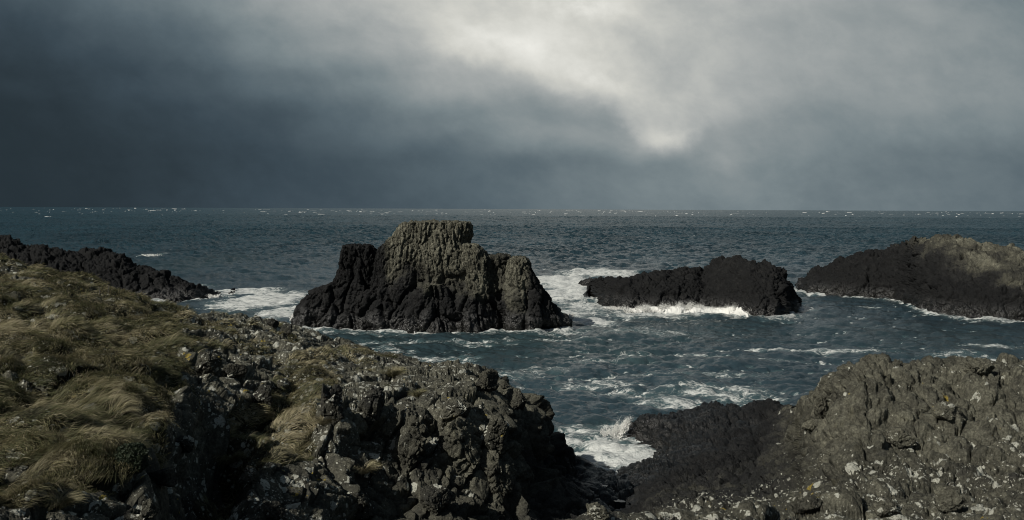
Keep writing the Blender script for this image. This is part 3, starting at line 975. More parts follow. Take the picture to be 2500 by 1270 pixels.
    lob = blocks(q, (0.85, 0.85, 1.3), 504, tilt=0.9, crack=0.7, step=0.7, cw=0.25)
    d = up * (col * 0.20 + cof * 0.11 + rib * 0.16) + (1 - up) * (rib * 0.55 + lob * 0.22 + cof * 0.09 + col * 0.06) + fbm(P, 4, 4, 74) * 0.35
    P2 = P + Nh * (d + 0.13)[:, None]
    # undercut below the summit slab on its east side
    cc = at(1150, 592, 88.2)
    r = np.linalg.norm((P2 - cc) / np.array([1.0, 1.6, 0.55]), axis=1)
    P2[:, 0] -= 0.45 * np.exp(-r * r)
    P2[:, 1] += 0.5 * np.exp(-r * r)
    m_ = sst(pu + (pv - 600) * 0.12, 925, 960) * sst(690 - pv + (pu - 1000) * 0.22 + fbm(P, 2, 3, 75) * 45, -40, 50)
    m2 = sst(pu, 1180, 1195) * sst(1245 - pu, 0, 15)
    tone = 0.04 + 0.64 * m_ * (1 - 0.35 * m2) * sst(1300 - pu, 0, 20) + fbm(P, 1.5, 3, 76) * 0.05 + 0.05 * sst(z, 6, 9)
    wet = sst(3.0 - z + fbm(P, 1.2, 3, 77) * 0.8, 0, 2.6)
    tone = tone - 0.08 * sst(1.6 - z, 0, 1)
    zero = np.zeros(n)
    SHORE.append(P2[np.abs(P2[:, 2]) < 0.3])
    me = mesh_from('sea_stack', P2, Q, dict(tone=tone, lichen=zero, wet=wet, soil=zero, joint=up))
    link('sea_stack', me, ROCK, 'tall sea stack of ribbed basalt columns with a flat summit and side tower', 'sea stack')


stack()
SHORE.append(PL[np.abs(PL[:, 2]) < 0.25]); SHORE.append(PR[np.abs(PR[:, 2]) < 0.25])


# ------------------------------------------------------------------ the sea
def ocean_tile(N, L, lam0, rms, wind, seed, lmin):
    r = np.random.default_rng(seed)
    k = np.fft.fftfreq(N, L / N) * 2 * math.pi
    kx, ky = np.meshgrid(k, k)
    kk = np.sqrt(kx ** 2 + ky ** 2) + 1e-9
    kp = 2 * math.pi / lam0
    c = (kx * wind[0] + ky * wind[1]) / kk
    ph = np.exp(-1.25 * (kp / kk) ** 2) / kk ** 3.7 * (0.08 + c ** 2) * np.exp(-(kk * lmin / 6.28) ** 2)
    ph[0, 0] = 0
    H = np.sqrt(ph) * (r.normal(size=(N, N)) + 1j * r.normal(size=(N, N)))
    h = np.fft.ifft2(H).real
    s = rms / h.std()
    dx = np.fft.ifft2(-1j * kx / kk * H).real * s
    dy = np.fft.ifft2(-1j * ky / kk * H).real * s
    h *= s
    # fold of the surface, where crests break
    jx = np.gradient(dx, L / N, axis=1); jy = np.gradient(dy, L / N, axis=0)
    return h, dx, dy, -(jx + jy)


def sample(A, x, y, L):
    N = A.shape[0]
    fx = (x / L * N) % N; fy = (y / L * N) % N
    i = np.floor(fx).astype(int); j = np.floor(fy).astype(int)
    tx = fx - i; ty = fy - j
    i %= N; j %= N
    i1 = (i + 1) % N; j1 = (j + 1) % N
    return A[j, i] * (1 - tx) * (1 - ty) + A[j, i1] * tx * (1 - ty) + A[j1, i] * (1 - tx) * ty + A[j1, i1] * tx * ty


def sea():
    # shore map: how near rock is
    cell = 0.25
    x0, y0, nx, ny = -90.0, 15.0, 760, 640
    M = np.zeros((ny, nx))
    for p in SHORE:
        i = ((p[:, 0] - x0) / cell).astype(int); j = ((p[:, 1] - y0) / cell).astype(int)
        ok = (i >= 0) & (i < nx) & (j >= 0) & (j < ny)
        M[j[ok], i[ok]] = 1
    fx = np.fft.fftfreq(nx); fy = np.fft.fftfreq(ny)
    FM = np.fft.fft2(M)

    def gb(sig):
        return np.fft.ifft2(FM * np.exp(-2 * (math.pi * sig / cell) ** 2 * (fx[None, :] ** 2 + fy[:, None] ** 2))).real * sig / cell
    B1, B2 = gb(0.45), gb(1.6)

    def smap(B, X, Y):
        i = np.clip((X - x0) / cell, 0, nx - 1.01); j = np.clip((Y - y0) / cell, 0, ny - 1.01)
        a = i.astype(int); b = j.astype(int)
        tx, ty = i - a, j - b
        return (B[b, a] * (1 - tx) + B[b, a + 1] * tx) * (1 - ty) + (B[b + 1, a] * (1 - tx) + B[b + 1, a + 1] * tx) * ty
    # sheet: finer near, out past the horizon
    az = np.concatenate([np.linspace(-1.35, -0.66, 60)[:-1], np.linspace(-0.66, 0.66, 1150), np.linspace(0.66, 1.35, 60)[1:]])
    D = np.concatenate([CAMH / np.linspace(0.62, 0.34, 60)[:-1], CAMH / np.linspace(0.34, 0.1, 420)[:-1], np.arange(120, 600, 1.1), np.arange(600, 1500, 3.0), np.geomspace(1500, 40000, 90)])
    DD, AA = np.meshgrid(D, az, indexing='ij')
    X = DD * np.tan(AA); Y = DD.copy()
    wn = np.array([0.35, -0.94])
    h, dx, dy, fo = ocean_tile(1024, 170.0, 11.0, 0.21, wn, 3, 0.4)
    h2, dx2, dy2, fo2 = ocean_tile(512, 41.0, 2.6, 0.075, np.array([-0.1, -0.99]), 5, 0.25)
    h3, dx3, dy3, fo3 = ocean_tile(1024, 233.0, 8.0, 0.20, np.array([0.1, -0.99]), 8, 0.5)
    rx, ry = X * 0.96 - Y * 0.28, X * 0.28 + Y * 0.96
    res = np.abs(np.gradient(Y, axis=0))
    qx, qy = X * 0.90 + Y * 0.43, Y * 0.90 - X * 0.43
    k1 = 1 - sst(res, 3.0, 12.0) * 0.75
    k2 = 1 - sst(res, 0.7, 2.5)
    calm = 0.75
    gust = 0.75 + 0.9 * fbm(np.stack([X.ravel() * 0.5, Y.ravel() * 0.35, 0 * X.ravel()], 1), 22.0, 3, 93).reshape(X.shape)
    k3 = (0.2 + 0.8 * sst(Y, 95, 200)) * (1 - sst(res, 3, 12) * 0.75)
    calm = 0.65 + 0.45 * sst(Y, 95, 200)
    k3 = k3 * gust; k2 = k2 * gust
    Z = (sample(h, X, Y, 170.0) * k1 * calm + sample(h2, rx, ry, 41.0) * k2 + sample(h3, qx, qy, 233.0) * k3)
    CXX = sample(dx, X, Y, 170.0) * k1 * calm + sample(dx2, rx, ry, 41.0) * k2 + sample(dx3, qx, qy, 233.0) * k3
    CYY = sample(dy, X, Y, 170.0) * k1 * calm + sample(dy2, rx, ry, 41.0) * k2 + sample(dy3, qx, qy, 233.0) * k3
    fold = sample(fo, X, Y, 170.0) * k1
    foam = np.zeros_like(X)
    shal = np.zeros_like(X)
    Pn = np.stack([X.ravel(), Y.ravel(), 0 * X.ravel()], 1)
    wob = fbm(Pn, 5.0, 4, 91).reshape(X.shape)
    wob2 = fbm(Pn, 2.0, 3, 92).reshape(X.shape)

    def patch(u, v, ru, rv, amp, ang=0.0):
        """foam field centred where the sea shows at (u, v)"""
        c = sea_at(u, v); e = sea_at(u + ru, v); f = sea_at(u, v - rv); g = sea_at(u, v + rv)
        rx_ = abs(e[0] - c[0]); ry_ = abs(f[1] - g[1]) / 2
        a = math.radians(ang)
        p = (X - c[0]) * math.cos(a) + (Y - c[1]) * math.sin(a)
        q = -(X - c[0]) * math.sin(a) + (Y - c[1]) * math.cos(a)
        r = np.sqrt((p / rx_) ** 2 + (q / ry_) ** 2) + wob * 0.35 + wob2 * 0.15
        return amp * (1 - sst(r, 0.45, 1.25))
    P_ = [(640, 735, 110, 26, 1.05), (600, 712, 100, 8, 0.95), (690, 765, 60, 18, 0.95), (560, 742, 60, 10, .7), (480, 700, 70, 8, .35), (370, 624, 30, 5, .55),
          (1370, 690, 85, 24, 1.15), (1470, 668, 115, 11, 1.0), (1400, 722, 95, 24, 1.05), (1460, 752, 90, 22, 0.82), (1440, 783, 80, 9, 0.95),
          (1390, 770, 45, 14, 0.8), (1560, 770, 120, 9, 0.75), (1700, 765, 130, 7, 0.8), (1350, 790, 55, 8, .55), (1590, 815, 130, 10, .42), (1330, 830, 180, 8, .30),
          (1480, 1095, 75, 36, 1.0), (1560, 1118, 60, 14, 1.0), (1420, 1060, 80, 26, 0.62), (1500, 1050, 60, 24, .66), (1390, 1085, 60, 16, .75), (1450, 1120, 60, 20, .9), (1520, 1135, 90, 22, 1.0), (1590, 1120, 50, 16, .95),
          (1030, 878, 150, 10, 0.72), (1120, 893, 60, 8, 0.75), (1230, 918, 110, 14, .5), (1330, 905, 80, 12, .40), (960, 862, 70, 6, .5),
          (1750, 955, 180, 22, 0.56), (1640, 985, 120, 16, 0.55), (1860, 975, 80, 14, 0.52), (1700, 915, 240, 10, .36), (1450, 940, 140, 14, .38), (1560, 965, 150, 14, .40),
          (1960, 859, 250, 5, 0.72), (1640, 868, 160, 7, .42), (2430, 850, 90, 8, .55), (1900, 880, 90, 5, .4), (2360, 872, 120, 10, .40), (1480, 885, 160, 10, .34),
          (2000, 714, 60, 6, .65), (2120, 750, 60, 4, .60), (2190, 728, 30, 4, .6), (2110, 778, 16, 3, .7), (2320, 772, 90, 7, .6), (2420, 783, 80, 6, .5), (1960, 755, 30, 10, .5),
          (820, 812, 120, 8, .52), (1000, 835, 160, 6, .42), (1160, 838, 120, 6, .40), (760, 800, 40, 8, .6), (730, 790, 30, 10, .8), (890, 820, 60, 6, .5)]
    for p in P_:
        foam = np.maximum(foam, patch(*p))
    for p in [(1300, 850, 420, 50, 0.7), (1600, 800, 350, 35, .6), (1350, 800, 200, 60, .8), (700, 740, 150, 40, .6), (430, 650, 120, 40, .5), (1480, 1080, 200, 60, .8), (2200, 830, 400, 50, .35), (900, 840, 200, 30, .7)]:
        shal = np.maximum(shal, patch(*p))
    foam = np.maximum(foam, np.clip(smap(B1, X, Y) * 1.5, 0, 0.80))
    foam = np.maximum(foam, np.clip(smap(B2, X, Y) * 0.50, 0, 0.46) * (0.8 + 0.5 * wob))
    inner = sst(130 - Y, 0, 50)
    crest = sst(fold, 0.26, 0.55) * (0.22 + 0.22 * inner)
    foam = np.clip(foam + crest, 0, 1.1)
    foam = foam + 0.13 * inner * sst(wob, -0.2, 0.5)
    # churned foam stands a little proud
    Z += sst(foam, 0.55, 1.0) * (0.14 + 0.22 * wob2 + 0.05 * wob)
    P = np.stack([X + CXX * 0.9, Y + CYY * 0.9, Z], -1).reshape(-1, 3)
    far = sst(np.log(Y), math.log(90), math.log(600))
    me = mesh_from('sea', P, grid_quads(*X.shape), dict(foam=foam.ravel(), shallow=shal.ravel(), far=far.ravel()))
    link('sea', me, WATER, 'slate blue sea with lacy foam and whitecaps out to the horizon', 'sea', kind='structure')


sea()


# ------------------------------------------------------------------ grass: blades combed by the wind
TURF = AL['turf'].reshape(GL.shape[:2])
HN = grid_normals(blur(PL.reshape(GL.shape), 4)).reshape(-1, 3)
HU, HV = proj(PL)


def blades(roots, nrm, L, W, flow, lift, tint, seg=4, seed=0):
    """ribbons that rise from the root and bow over along the flow"""
    r = np.random.default_rng(seed)
    n = len(roots)
    side = np.cross(flow, nrm); side /= np.linalg.norm(side, axis=1, keepdims=True) + 1e-9
    tw = r.uniform(-0.9, 0.9, n)[:, None]
    side = side * np.cos(tw) + nrm * np.sin(tw)
    p = roots - nrm * 0.02
    out = []
    curl = r.normal(0, 0.25, (n, 3))
    for k in range(seg + 1):
        t = k / seg
        w = (W * (1 - t) ** 0.7 + W * 0.08)[:, None]
        out.append(p - side * w / 2); out.append(p + side * w / 2)
        a = lift * (1 - t * 1.35)
        d = nrm * np.sin(a)[:, None] + (flow + curl * t) * np.cos(a)[:, None]
        d /= np.linalg.norm(d, axis=1, keepdims=True)
        p = p + d * (L / seg)[:, None]
        p[:, 2] -= L * 0.03 * t
    m = 2 * (seg + 1)
    V = np.stack(out, 1).reshape(-1, 3)
    i0 = np.arange(n)[:, None] * m
    Q = np.concatenate([i0 + np.array([[2 * k, 2 * k + 1, 2 * k + 3, 2 * k + 2]]) for k in range(seg)], 0)
    tt = np.repeat(np.linspace(0, 1, seg + 1), 2)
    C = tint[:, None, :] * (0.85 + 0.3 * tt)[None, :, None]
    return V, Q, C.reshape(-1, 3)


def tints(P, n, r, dry=0.0):
    straw = np.array([0.300, 0.268, 0.175]); olive = np.array([0.150, 0.138, 0.070]); green = np.array([0.066, 0.072, 0.034]); dead = np.array([0.10, 0.085, 0.055])
    a = fbm(P, 1.5, 3, 201); b = fbm(P, 0.35, 2, 202)
    k = 0.40 + a * 0.9 + b * 0.7 + r.normal(0, 0.24, n) + dry
    k = np.clip(k, 0, 1)[:, None]
    c = np.where(k < 0.5, green + (olive - green) * k * 2, olive + (straw - olive) * (k - 0.5) * 2)
    d = (r.random(n) < 0.14)[:, None]
    c = np.where(d, dead * r.uniform(0.6, 1.6, n)[:, None], c)
    return c * r.uniform(0.8, 1.5, n)[:, None]


def flow_at(P, n):
    a = fbm(P * np.array([1, 1, 0.3]), 1.7, 3, 211) * 3.0 + fbm(P, 0.5, 2, 212) * 1.6 - 0.55
    f = np.stack([np.cos(a), np.sin(a), np.zeros(len(P))], 1)
    f -= n * (f * n).sum(1)[:, None]
    f /= np.linalg.norm(f, axis=1, keepdims=True) + 1e-9
    return f


def grow_turf():
    r = np.random.default_rng(31)
    vis = (HV < 1420) & (HU > -330) & (HU < 1500)
    w = (AL['turf'] > 0.5) & vis
    idx = np.nonzero(w)[0]
    dens = 1.75
    idx = r.choice(idx, int(len(idx) * dens), replace=True)
    n = len(idx)
    print('blades', n)
    P = PL[idx] + r.normal(0, 0.03, (n, 3)) * np.array([1, 1, 0.2])
    N = HN[idx].copy()
    N[:, 2] = np.abs(N[:, 2]); N = N * 0.6 + np.array([0, 0, 0.4]); N /= np.linalg.norm(N, axis=1, keepdims=True)
    dist = np.linalg.norm(P - np.array([0, 0, CAMH]), axis=1)
    tuft = fbm(P, 0.45, 3, 221)
    L = 0.16 + 0.17 * sst(tuft, -0.3, 0.4) + r.gamma(2.0, 0.030, n)
    L = L * (0.75 + 0.35 * sst(fbm(P, 1.7, 2, 222), -0.2, 0.4))
    L[HU[idx] > 560] *= 0.85
    W = np.maximum(0.0040, 0.00044 * dist) * r.uniform(0.7, 1.4, n)
    F = flow_at(P, N)
    lift = np.clip(r.normal(0.95, 0.32, n) + 0.4 * fbm(P, 0.8, 2, 223), 0.15, 1.5)
    T_ = tints(P, n, r)
    stray = r.random(n) < 0.012
    L = np.where(stray, L * 1.5, L); lift = np.where(stray, 1.35, lift); T_[stray] = np.array([0.34, 0.30, 0.20])
    low = sst(fbm(P, 0.75, 3, 227), 0.12, 0.42)
    L = L * (1 - 0.45 * low); T_ = T_ * (1 - 0.35 * low)[:, None]
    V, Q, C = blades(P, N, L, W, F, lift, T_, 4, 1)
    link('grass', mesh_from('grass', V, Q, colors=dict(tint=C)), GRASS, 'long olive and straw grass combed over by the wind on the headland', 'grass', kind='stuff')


grow_turf()

SCREEN = [(PL, HU, HV), (PR,) + proj(PR)]


def hit(u, v, which, ymin=0.0):
    """the surface point the photo shows at (u, v) on the headland (0) or the right shore (1)"""
    P, pu, pv = SCREEN[which]
    d = (pu - u) ** 2 + (pv - v) ** 2 + 1e9 * (P[:, 1] < ymin)
    near = np.nonzero(d < 5.0 ** 2)[0]
    if len(near) == 0:
        return P[np.argmin(d)].copy()
    return P[near[np.argmin(P[near, 1])]].copy()


# ------------------------------------------------------------------ boulders and blocks that stand out of the rock
def ico(level):
    import bmesh
    bm = bmesh.new()
    bmesh.ops.create_icosphere(bm, subdivisions=level, radius=1.0)
    bm.verts.ensure_lookup_table()
    V = np.array([v.co[:] for v in bm.verts]); F = np.array([[v.index for v in f.verts] for f in bm.faces])
    bm.free()
    return V, F


ICO = ico(6)


def rock(u, v, w, h, label, seed, tone=0.5, lich=0.4, which=0, name='boulder', depth=0.8, square=0.5, group=None, wet=0.0, sink=0.35):
    """a rock w x h photo pixels big whose middle the photo shows at (u, v)"""
    c = hit(u, v + h * 0.42, which)
    k = c[1] / FPX
    a, b = w * k * 0.5, h * k * 0.5
    dp = min(a, b) * 2 * depth * 0.5 + 0.25 * a
    c = c + np.array([0, dp * 0.72, b * 0.74])
    V, F = ICO
    p = np.sign(V) * np.abs(V) ** (1 - square * 0.5)
    p /= (np.abs(p) ** (2 + 4 * square)).sum(1, keepdims=True) ** (1 / (2 + 4 * square))
    r = np.random.default_rng(seed)
    # a few flat breaks
    for _ in range(11):
        nn = r.normal(size=3); nn /= np.linalg.norm(nn)
        dd = r.uniform(0.55, 0.90)
        s = p @ nn - dd
        p = p - nn * np.maximum(s, 0)[:, None] * 0.92
    p[:, 0] *= 1 - 0.16 * p[:, 2] * r.uniform(-0.3, 1)
    q = p * np.array([a, dp, b]) + c
    n = V / np.array([a, dp, b]); n /= np.linalg.norm(n, axis=1, keepdims=True)
    s = max(a, b)
    d = blocks(q, (s * 0.8,) * 3, seed, tilt=0.8, crack=0.7, step=0.7, cw=0.10) * 0.12 * s + \
        blocks(q, (s * 0.30,) * 3, seed + 1, tilt=0.9, crack=0.8, step=0.6, cw=0.20) * 0.060 * s + \
        blocks(q, (s * 0.13,) * 3, seed + 2, tilt=0.9, crack=0.5, step=0.5, cw=0.3) * 0.030 * s
    q = q + n * d[:, None]
    z = np.zeros(len(q))
    me = mesh_from(name, q - c, F, dict(tone=z + tone, lichen=z + lich, wet=z + wet, soil=z))
    link(name, me, ROCK, label, name if name in ('boulder', 'stone') else 'rock pillar', group=group, loc=c.tolist())


B = [
 # u, v, w, h, label, tone, lichen, which, kind, squareness
 (497, 882, 62, 70, 'rounded boulder capped with white lichen at the grass edge', .42, 1.0, 0, 'boulder', .3),
 (640, 972, 56, 66, 'grey boulder with white lichen crown above the large straw tussock', .40, .9, 0, 'boulder', .3),
 (688, 938, 40, 34, 'small whitish boulder set in brown grass on the rocky brow', .55, 1.0, 0, 'boulder', .3),
 (570, 902, 52, 40, 'plain dark boulder just right of the lichen capped one', .40, .3, 0, 'boulder', .4),
 (446, 1082, 50, 46, 'lichen speckled boulder deep in the dark cleft', .34, .9, 0, 'boulder', .4),
 (602, 1164, 60, 58, 'round boulder with one white lichen patch below the tussock', .42, .8, 0, 'boulder', .2),
 (352, 1240, 46, 50, 'grey boulder with white top low in the bottom left corner rocks', .42, .9, 0, 'boulder', .3),
 (296, 1196, 50, 44, 'boulder with pale and yellow crusts under the dark shrub', .44, .9, 0, 'boulder', .4),
 (392, 1170, 58, 62, 'angular boulder between the dark shrub and the cleft', .40, .35, 0, 'boulder', .6),
 (660, 1246, 58, 50, 'lichen dotted boulder at the lower edge right of the cleft', .42, .7, 0, 'boulder', .4),
 (800, 985, 70, 120, 'tall dark pillar with a bright white lichen spot beside the grass', .36, .7, 0, 'rock_pillar', .7),
 (905, 985, 66, 120, 'slanting dark pillar with small lichen flecks left of the shadowed gap', .36, .6, 0, 'rock_pillar', .7),
 (1005, 1085, 74, 165, 'flat topped olive pillar standing left of the deepest shadow', .52, .12, 0, 'rock_pillar', .8),
 (1115, 1000, 86, 66, 'knobbly boulder with lichen cap resting on the big pale block', .50, .85, 0, 'boulder', .3),
 (1128, 1090, 104, 160, 'large smooth pale block in the middle of the rock face', .60, .06, 0, 'rock_pillar', .7),
 (1206, 1062, 70, 108, 'egg shaped boulder with flecked crown right of the pale block', .48, .6, 0, 'boulder', .25),
 (1205, 1160, 100, 96, 'domed cracked boulder low on the rock face', .50, .2, 0, 'boulder', .45),
 (1258, 978, 62, 60, 'squarish block on the headland brow against the sea', .50, .2, 0, 'boulder', .8),
 (1188, 930, 70, 66, 'rounded knob on the headland brow against the sea', .50, .25, 0, 'boulder', .3),
 (1228, 938, 20, 22, 'small round stone perched on the headland brow', .48, .1, 0, 'stone', .2),
 (700, 800, 34, 30, 'dark round boulder at the water end of the low promontory', .38, .2, 0, 'boulder', .3),
 (668, 788, 30, 26, 'dark boulder second from the water end of the low promontory', .38, .3, 0, 'boulder', .3),
 (1065, 1225, 90, 80, 'broad dark boulder at the foot of the face below the deepest shadow', .38, .3, 0, 'boulder', .5),
 (870, 1236, 100, 76, 'wide dark boulder at the bottom edge below the small grass tuft', .36, .3, 0, 'boulder', .5),
 (1468, 1252, 70, 42, 'pale lichen crusted boulder at the near lip over the gully', .60, 1.0, 1, 'boulder', .4),
 (1628, 1262, 56, 30, 'low lichen crusted boulder at the bottom edge right of the gully', .56, 1.0, 1, 'boulder', .4),
 (2318, 1000, 76, 64, 'rounded boulder standing out on the sunlit hill', .62, .35, 1, 'boulder', .3),
 (2200, 1070, 74, 50, 'smooth olive boulder on the lower slope of the sunlit hill', .58, .5, 1, 'boulder', .4),
 (2010, 990, 44, 60, 'upright olive boulder at the left foot of the sunlit hill', .62, .05, 1, 'boulder', .5),
 (1978, 1040, 38, 30, 'small pale boulder where black shore meets the sunlit hill', .66, .05, 1, 'boulder', .4),
 (2325, 1215, 76, 70, 'big boulder with a ring of white lichen near the bottom right', .55, 1.0, 1, 'boulder', .35),
 (2180, 1240, 80, 50, 'grey boulder with pale crust at the bottom edge left of the ringed one', .52, .9, 1, 'boulder', .4),
 (1980, 1235, 70, 46, 'lichen streaked boulder at the bottom edge of the slope', .52, 1.0, 1, 'boulder', .4),
 (2400, 900, 80, 46, 'broad smooth slab at the crest of the sunlit hill', .64, .1, 1, 'boulder', .6),
]
for i, (u, v, w, h, lab, tn, li, wh, nm, sq) in enumerate(B):
    rock(u, v, w, h, lab, 900 + i * 7, tn, li, wh, nm, square=sq,
         group=('rock pillars of the headland face' if nm == 'rock_pillar' else 'boulders on the headland') if wh == 0 else 'boulders on the right shore')


# ------------------------------------------------------------------ lone tufts, shrub, sticks
def tuft(u, v, w, label, seed, which=0, nb=500, dry=0.2):
    c = hit(u, v, which)
    r = np.random.default_rng(seed)
    s = w * c[1] / FPX
    a = r.uniform(0, 2 * math.pi, nb); rr = np.sqrt(r.random(nb)) * s * 0.18
    P = np.stack([rr * np.cos(a), rr * np.sin(a), 0 * a], 1)
    out = np.stack([np.cos(a) + 0.5, np.sin(a) - 0.2, 0 * a], 1)
    out /= np.linalg.norm(out, axis=1, keepdims=True)
    N = np.tile([0, 0, 1.0], (nb, 1))
    V, Q, C = blades(P, N, s * r.uniform(0.35, 0.75, nb), np.full(nb, 0.00050 * c[1]), out, np.clip(r.normal(1.0, 0.25, nb), .3, 1.5), tints(P + c, nb, r, dry), 4, seed)
    link('grass_tuft', mesh_from('grass_tuft', V, Q, colors=dict(tint=C)), GRASS, label, 'grass tuft', group='lone grass tufts on the rock', loc=c.tolist())


tuft(890, 1150, 70, 'small dry grass tuft alone on the dark rock face', 1)
tuft(1020, 962, 44, 'little green grass tuft in a crack near the top of the rock face', 2, dry=-0.3)
tuft(952, 915, 60, 'mossy green tuft on the plateau just behind the rock face', 3, dry=-0.35)
tuft(560, 1130, 80, 'ragged tuft spilling down beside the cleft under the big tussock', 4, nb=700)
tuft(140, 1235, 90, 'dry tuft at the bottom left edge of the picture', 5, nb=700)
tuft(790, 1030, 60, 'straw tuft trailing to the right from the big tussock', 6)


def shrub(u, v, w):
    c = hit(u, v, 0)
    s = w * c[1] / FPX / 2
    r = np.random.default_rng(77)
    root = link('shrub', None, None, 'dark green cushion shrub hanging at the foot of the grassy slope', 'shrub', loc=c.tolist())
    n = 9000
    d = r.normal(size=(n, 3)); d /= np.linalg.norm(d, axis=1, keepdims=True)
    lump = 1 + 0.22 * fbm(d * 1.0, 0.5, 3, 5)
    p = d * (s * lump * r.uniform(0.72, 1.0, n) ** 0.6)[:, None] * np.array([1, 0.75, 0.9]) + np.array([0, 0, s * 0.35])
    t = r.normal(size=(n, 3)); t /= np.linalg.norm(t, axis=1, keepdims=True)
    e = np.cross(t, r.normal(size=(n, 3))); e /= np.linalg.norm(e, axis=1, keepdims=True)
    L = 0.016 * r.uniform(0.6, 1.5, n)[:, None]
    V = np.stack([p - t * L, p - e * L * 0.4, p + t * L, p + e * L * 0.4], 1).reshape(-1, 3)
    link('foliage', mesh_from('foliage', V, np.arange(n * 4).reshape(-1, 4), smooth=False), LEAF, parent=root)
    V, Q = [], []
    for k in range(40):
        dd = d[k] * np.array([1, .75, .9]); a = np.zeros(3); b = dd * s * 1.0 + np.array([0, 0, s * 0.35])
        sd = np.cross(dd, [0.3, 0.5, 0.8]); sd /= np.linalg.norm(sd); s2 = np.cross(dd, sd)
        i = len(V)
        for q, rad in ((a, 0.008), ((a + b) / 2 + r.normal(0, 0.02, 3), 0.005), (b, 0.002)):
            V += [q + sd * rad, q + s2 * rad, q - sd * rad, q - s2 * rad]
        for m in (0, 4):
            for j in range(4):
                Q.append([i + m + j, i + m + (j + 1) % 4, i + m + 4 + (j + 1) % 4, i + m + 4 + j])
    link('stem', mesh_from('stem', np.array(V), np.array(Q)), WOOD, parent=root)


shrub(318, 1130, 84)


def stick(u, v, h, label, lean):
    c = hit(u, v, 0)
    H = h * c[1] / FPX
    V, Q = [], []
    for k in range(7):
        t = k / 6
        for j in range(8):
            a = j / 8 * 2 * math.pi
            rad = 0.022 * (1 - 0.35 * t)
            V.append((lean * t * t * H + rad * math.cos(a), rad * math.sin(a), H * (t * 1.25 - 0.25)))
    for k in range(6):
        for j in range(8):
            Q.append((k * 8 + j, k * 8 + (j + 1) % 8, (k + 1) * 8 + (j + 1) % 8, (k + 1) * 8 + j))
    link('stick', mesh_from('stick', np.array(V), np.array(Q)), WOOD, label, 'stick', group='thin upright sticks', loc=c.tolist())


stick(262, 713, 20, 'straighter of two thin upright sticks in front of the black ridge', 0.03)
stick(240, 714, 18, 'slightly bent one of two thin upright sticks before the black ridge', -0.12)


# ------------------------------------------------------------------ rock pools in the gully
def pool(u, v, w, h, label):
    c = hit(u, v, 1, 26.0)
    k = c[1] / FPX
    c[2] += 0.06
    ra, rb = w * k / 2, w * k * 0.45
    n = 40
    a = np.arange(n) / n * 2 * math.pi
    rr = 1 + 0.2 * np.sin(a * 3 + u) + 0.1 * np.sin(a * 7)
    V = [(0, 0, 0)] + [(ra * q * math.cos(t), rb * q * math.sin(t), 0) for t, q in zip(a, rr)]
    V += [(x * 0.8, y * 0.8, -0.25) for x, y, z in V[1:]] + [(0, 0, -0.25)]
    F = [(0, 1 + i, 1 + (i + 1) % n) for i in range(n)] + [(1 + i, 1 + n + i, 1 + n + (i + 1) % n, 1 + (i + 1) % n) for i in range(n)] + [(2 * n + 1, 1 + n + (i + 1) % n, 1 + n + i) for i in range(n)]
    me = bpy.data.meshes.new('rock_pool'); me.from_pydata(V, [], F)
    link('rock_pool', me, POOL, label, 'rock pool', kind='structure', loc=c.tolist())


pool(1466, 1188, 30, 14, 'narrow rock pool in the dark gully below the headland')
pool(1512, 1226, 26, 10, 'small rock pool nearest the camera in the gully')


# ------------------------------------------------------------------ surf and spray
OCT_V = np.array([[1, 0, 0], [-1, 0, 0], [0, 1, 0], [0, -1, 0], [0, 0, 1], [0, 0, -1]], float)
OCT_F = np.array([[0, 2, 4], [2, 1, 4], [1, 3, 4], [3, 0, 4], [2, 0, 5], [1, 2, 5], [3, 1, 5], [0, 3, 5]])


def drops(P, S_, name, label, cat):
    n = len(P)
    V = (P[:, None, :] + OCT_V[None] * S_[:, None, :]).reshape(-1, 3)
    Q = (np.arange(n)[:, None, None] * 6 + OCT_F[None]).reshape(-1, 3)
    link(name, mesh_from(name, V, Q), FOAM, label, cat, kind='stuff')


def plume(u, v, w, h, n, seed, lean=0.0, depth=1.2, size=0.03):
    """droplets thrown up from the water at (u, v), thick below and ragged above"""
    r = np.random.default_rng(seed)
    x, y = sea_at(u, v)
    k = y / FPX
    t = r.beta(1.1, 2.3, n)
    ph = r.normal(0, 1, n)
    jet = r.integers(0, 9, n)
    jx = r.uniform(-0.5, 0.5, 9); jh = r.uniform(0.55, 1.0, 9)
    X = x + (jx[jet] * (0.8 + 0.5 * t) + ph * 0.09 * (0.5 + t)) * w * k + lean * t * h * k
    Z = t * jh[jet] * h * k
    Y = y + r.normal(0, 0.35, n) * depth
    s = size * r.gamma(2.2, 0.45, n) * (1.25 - t)
    s = np.maximum(s, size * 0.25)
    return np.stack([X, Y, Z], 1), np.stack([s, s, s * r.uniform(0.8, 1.8, n)], 1)


a = [plume(1504, 1064, 26, 62, 6500, 1, 0.45, 0.7, 0.014), plume(1490, 1066, 40, 34, 3000, 2, 0.1, 0.8, 0.012), plume(1514, 1052, 16, 44, 4500, 5, 0.5, 0.4, 0.014)]
drops(np.concatenate([q[0] for q in a]), np.concatenate([q[1] for q in a]), 'spray', 'white spray thrown up where the cove meets the black shore', 'spray')
a = []
for i, (u, v, w, h) in enumerate([(1550, 764, 50, 24), (1590, 765, 50, 30), (1630, 764, 50, 36), (1670, 763, 50, 36), (1705, 763, 40, 28), (1740, 763, 40, 20),
                                  (1775, 765, 40, 28), (1800, 768, 36, 34), (1818, 773, 24, 26), (1470, 738, 16, 16), (1505, 757, 40, 12)]):
    a.append(plume(u, v, w, h, 6500, 20 + i, 0.15, 1.0, 0.026))
drops(np.concatenate([q[0] for q in a]), np.concatenate([q[1] for q in a]), 'surf', 'white surf bursting along the foot of the low black islet', 'surf')
